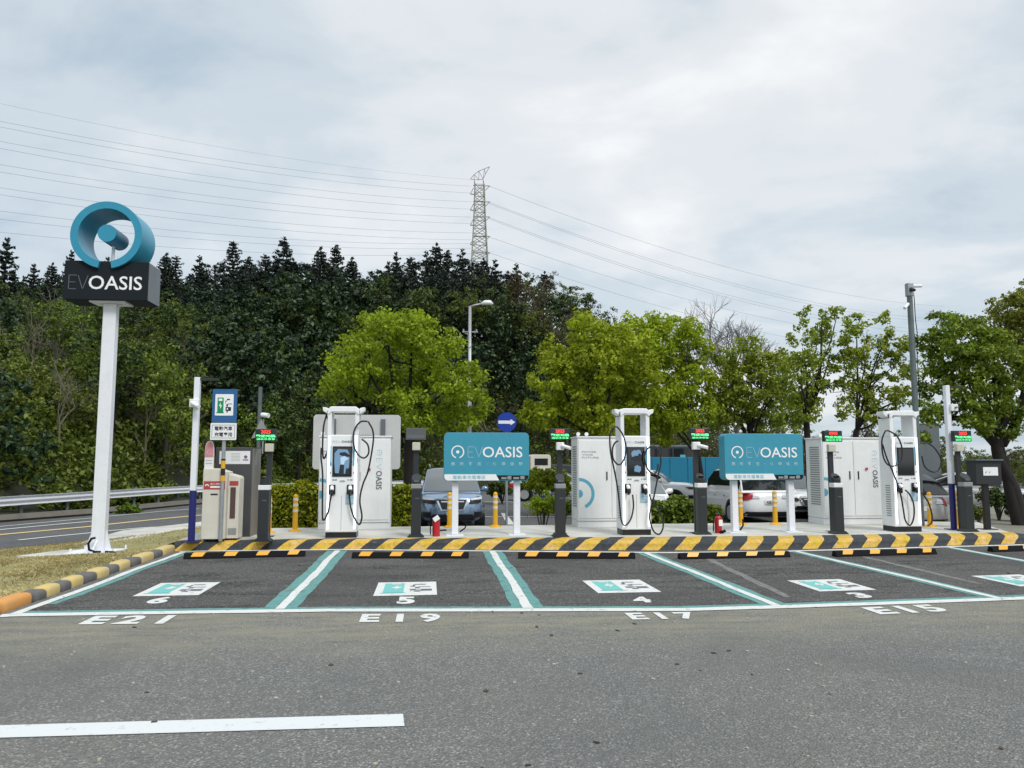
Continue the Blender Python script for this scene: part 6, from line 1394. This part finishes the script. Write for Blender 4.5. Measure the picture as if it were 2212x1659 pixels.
# ridge conifers: tips read off the skyline (x, y of the tip)
tips = [(8, 517), (-40, 540), (38, 590), (75, 575), (110, 572), (148, 545), (178, 562), (285, 575), (318, 556), (350, 548), (383, 556), (425, 555), (455, 562), (512, 526), (538, 560), (572, 552), (608, 518), (640, 560), (700, 540), (727, 535), (760, 560), (775, 556), (812, 572), (838, 568), (860, 548), (885, 555), (905, 550), (930, 545), (942, 530), (965, 545), (985, 548), (1003, 540), (1025, 548), (1048, 560), (1075, 565), (1110, 572), (1170, 590), (60, 600), (240, 560), (490, 565), (665, 560), (1090, 590)]
for k, (dx, dy) in enumerate(tips):
    Y = random.choice([70, 74, 78, 82]) if dx > 50 else 60; X, Z = pd(dx, dy, Y); zb_ = hz(X, Y); i = random.randrange(4); hs = (9.5, 8.2, 10.5, 7.0)[i]; need = Z - zb_
    if need < 3 or (k > 0 and (dx, dy) != (608, 518) and random.random() < .28): continue
    s = min(max(need / hs, .55), 1.25)
    lab = None
    if k == 0: lab = 'tall tiered conifer on the skyline at the left picture edge'
    if (dx, dy) == (608, 518): lab = 'tallest conifer on the ridge between the brand sign and pylon'
    o = plant('conif', X, Y, 1.0, Z - hs * s, lab, i); o.scale = (s * random.uniform(.8, 1.1), s, s); o.rotation_euler = (R(random.uniform(-3, 3)), R(random.uniform(-3.5, 3.5)), random.uniform(0, 6))
    if lab: 
        if 'group' in o: del o['group']
# dark crowns that fill the ridge to just below the conifer tips
for rank, (dY, drop, kinds) in enumerate(((77, 0, ['mass']), (71, 26, ['mass', 'mass', 'dark']), (66, 60, ['dark', 'olive', 'dark']))):
    dx = -90 + rank * 14
    while dx < 1300:
        Y = dY + random.uniform(-2, 2); kind = random.choice(kinds) if dx > 560 or rank < 2 else random.choice(['dark', 'olive'])
        if dx > 1075: kind = random.choice(['dark', 'brown', 'dark', 'olive'])
        X, Z = pd(dx, interp(SKY, dx) + drop + random.uniform(-9, 12), Y); i = random.randrange(len(protos[kind])); hs = dict(mass=(5.6, 4.8), dark=(5.5, 5.8), olive=(4.3, 3.6), brown=(4.4,))[kind][i]; s = random.uniform(.85, 1.2)
        o = plant(kind, X, Y, 1.0, Z - hs * s, None, i); o.scale = (s, s, s); dx += random.uniform(30, 48)
for dx, Y, sc, idx, lab in ((1556, 50, 2.3, 0, 'grey leafless tree rising above the mid-green tree'), (1590, 54, 2.1, 0, 'smaller grey leafless tree left of the sparse see-through tree'), (1318, 76, .8, 1, None), (1345, 78, .7, 1, None), (1400, 74, .8, 1, None), (318, 37.5, .95, 1, 'pale leafless shrub on the slope right of the brand pole'), (130, 33, .8, 1, None), (370, 39.5, .9, 1, None), (60, 36, .8, 1, None), (170, 40, .9, 1, None), (100, 47, 1, 1, None)):
    X = xat(dx, 900, Y); plant('bare', X, Y, sc, None, lab, idx)
for k_ in protos:
    for i, p in enumerate(protos[k_]):
        if (k_, i) not in used:
            for c_ in list(p.children): bpy.data.objects.remove(c_)
            bpy.data.objects.remove(p)
# undergrowth over the whole slope
def undergrowth():
    P = []; n = 150000
    while len(P) < n:
        Y = 18 + 58 * rng.random() ** 1.5; D = rng.uniform(-120, 1600); X = xat(D, 800, Y); z = hz(X, Y)
        if z <= ZR + .01: continue
        P.append((X, Y, z + rng.random() ** 2 * 1.1))
    RP = [(-15.5, 19.5), (-14.4, 23.6), (-13.6, 26.46), (-12.57, 30.73), (-11.7, 34.5), (-10.88, 37.19), (-9.2, 39.2), (-5.82, 41.2), (-3, 43.6), (-0.66, 46.1), (3, 50)]
    for _ in range(42000):
        k = random.randrange(len(RP) - 1); u = random.random(); x0, y0 = RP[k]; x1, y1 = RP[k + 1]; l = math.hypot(x1 - x0, y1 - y0); d = .35 + 3.0 * random.random(); hh = (.25 + .55 * min(d, 2)) * (1 + .45 * math.sin(k * 7 + u * l * 1.7)) * random.random() ** .6
        P.append((lerp(x0, x1, u) - (y1 - y0) / l * d, lerp(y0, y1, u) + (x1 - x0) / l * d, ZR + hh))
    leaves_mesh('undergrowth', np.array(P), .11, LF_OLIVE, .6)['kind'] = 'stuff'
undergrowth()
def litter():
    P = []; mb = MB()
    for _ in range(260):
        y = 2.4 + 6 * random.random() ** .8; x = random.uniform(-.75 * y - 1, .95 * y); s = random.uniform(.004, .013); a = random.uniform(0, 3)
        mb.box((x, y, s * .4), (s * 2, s * 1.4, s), a, random.uniform(-.3, .3))
    mb.mi = 1
    for _ in range(60):
        y = 2.4 + 10 * random.random(); x = random.uniform(-.7 * y, .9 * y); s = random.uniform(.008, .02); mb.box((x, y, s * .3), (s * 2, s * 1.2, s * .4), random.uniform(0, 3), random.uniform(-.5, .5))
    o = mb.build('pebble_litter', [paint('pebble', (.36, .34, .28), .9, .2), paint('dry_leaf', (.07, .05, .03), .9, .2)]); o['kind'] = 'stuff'
litter()
print('trees', cnt, 'objects', len(bpy.data.objects))
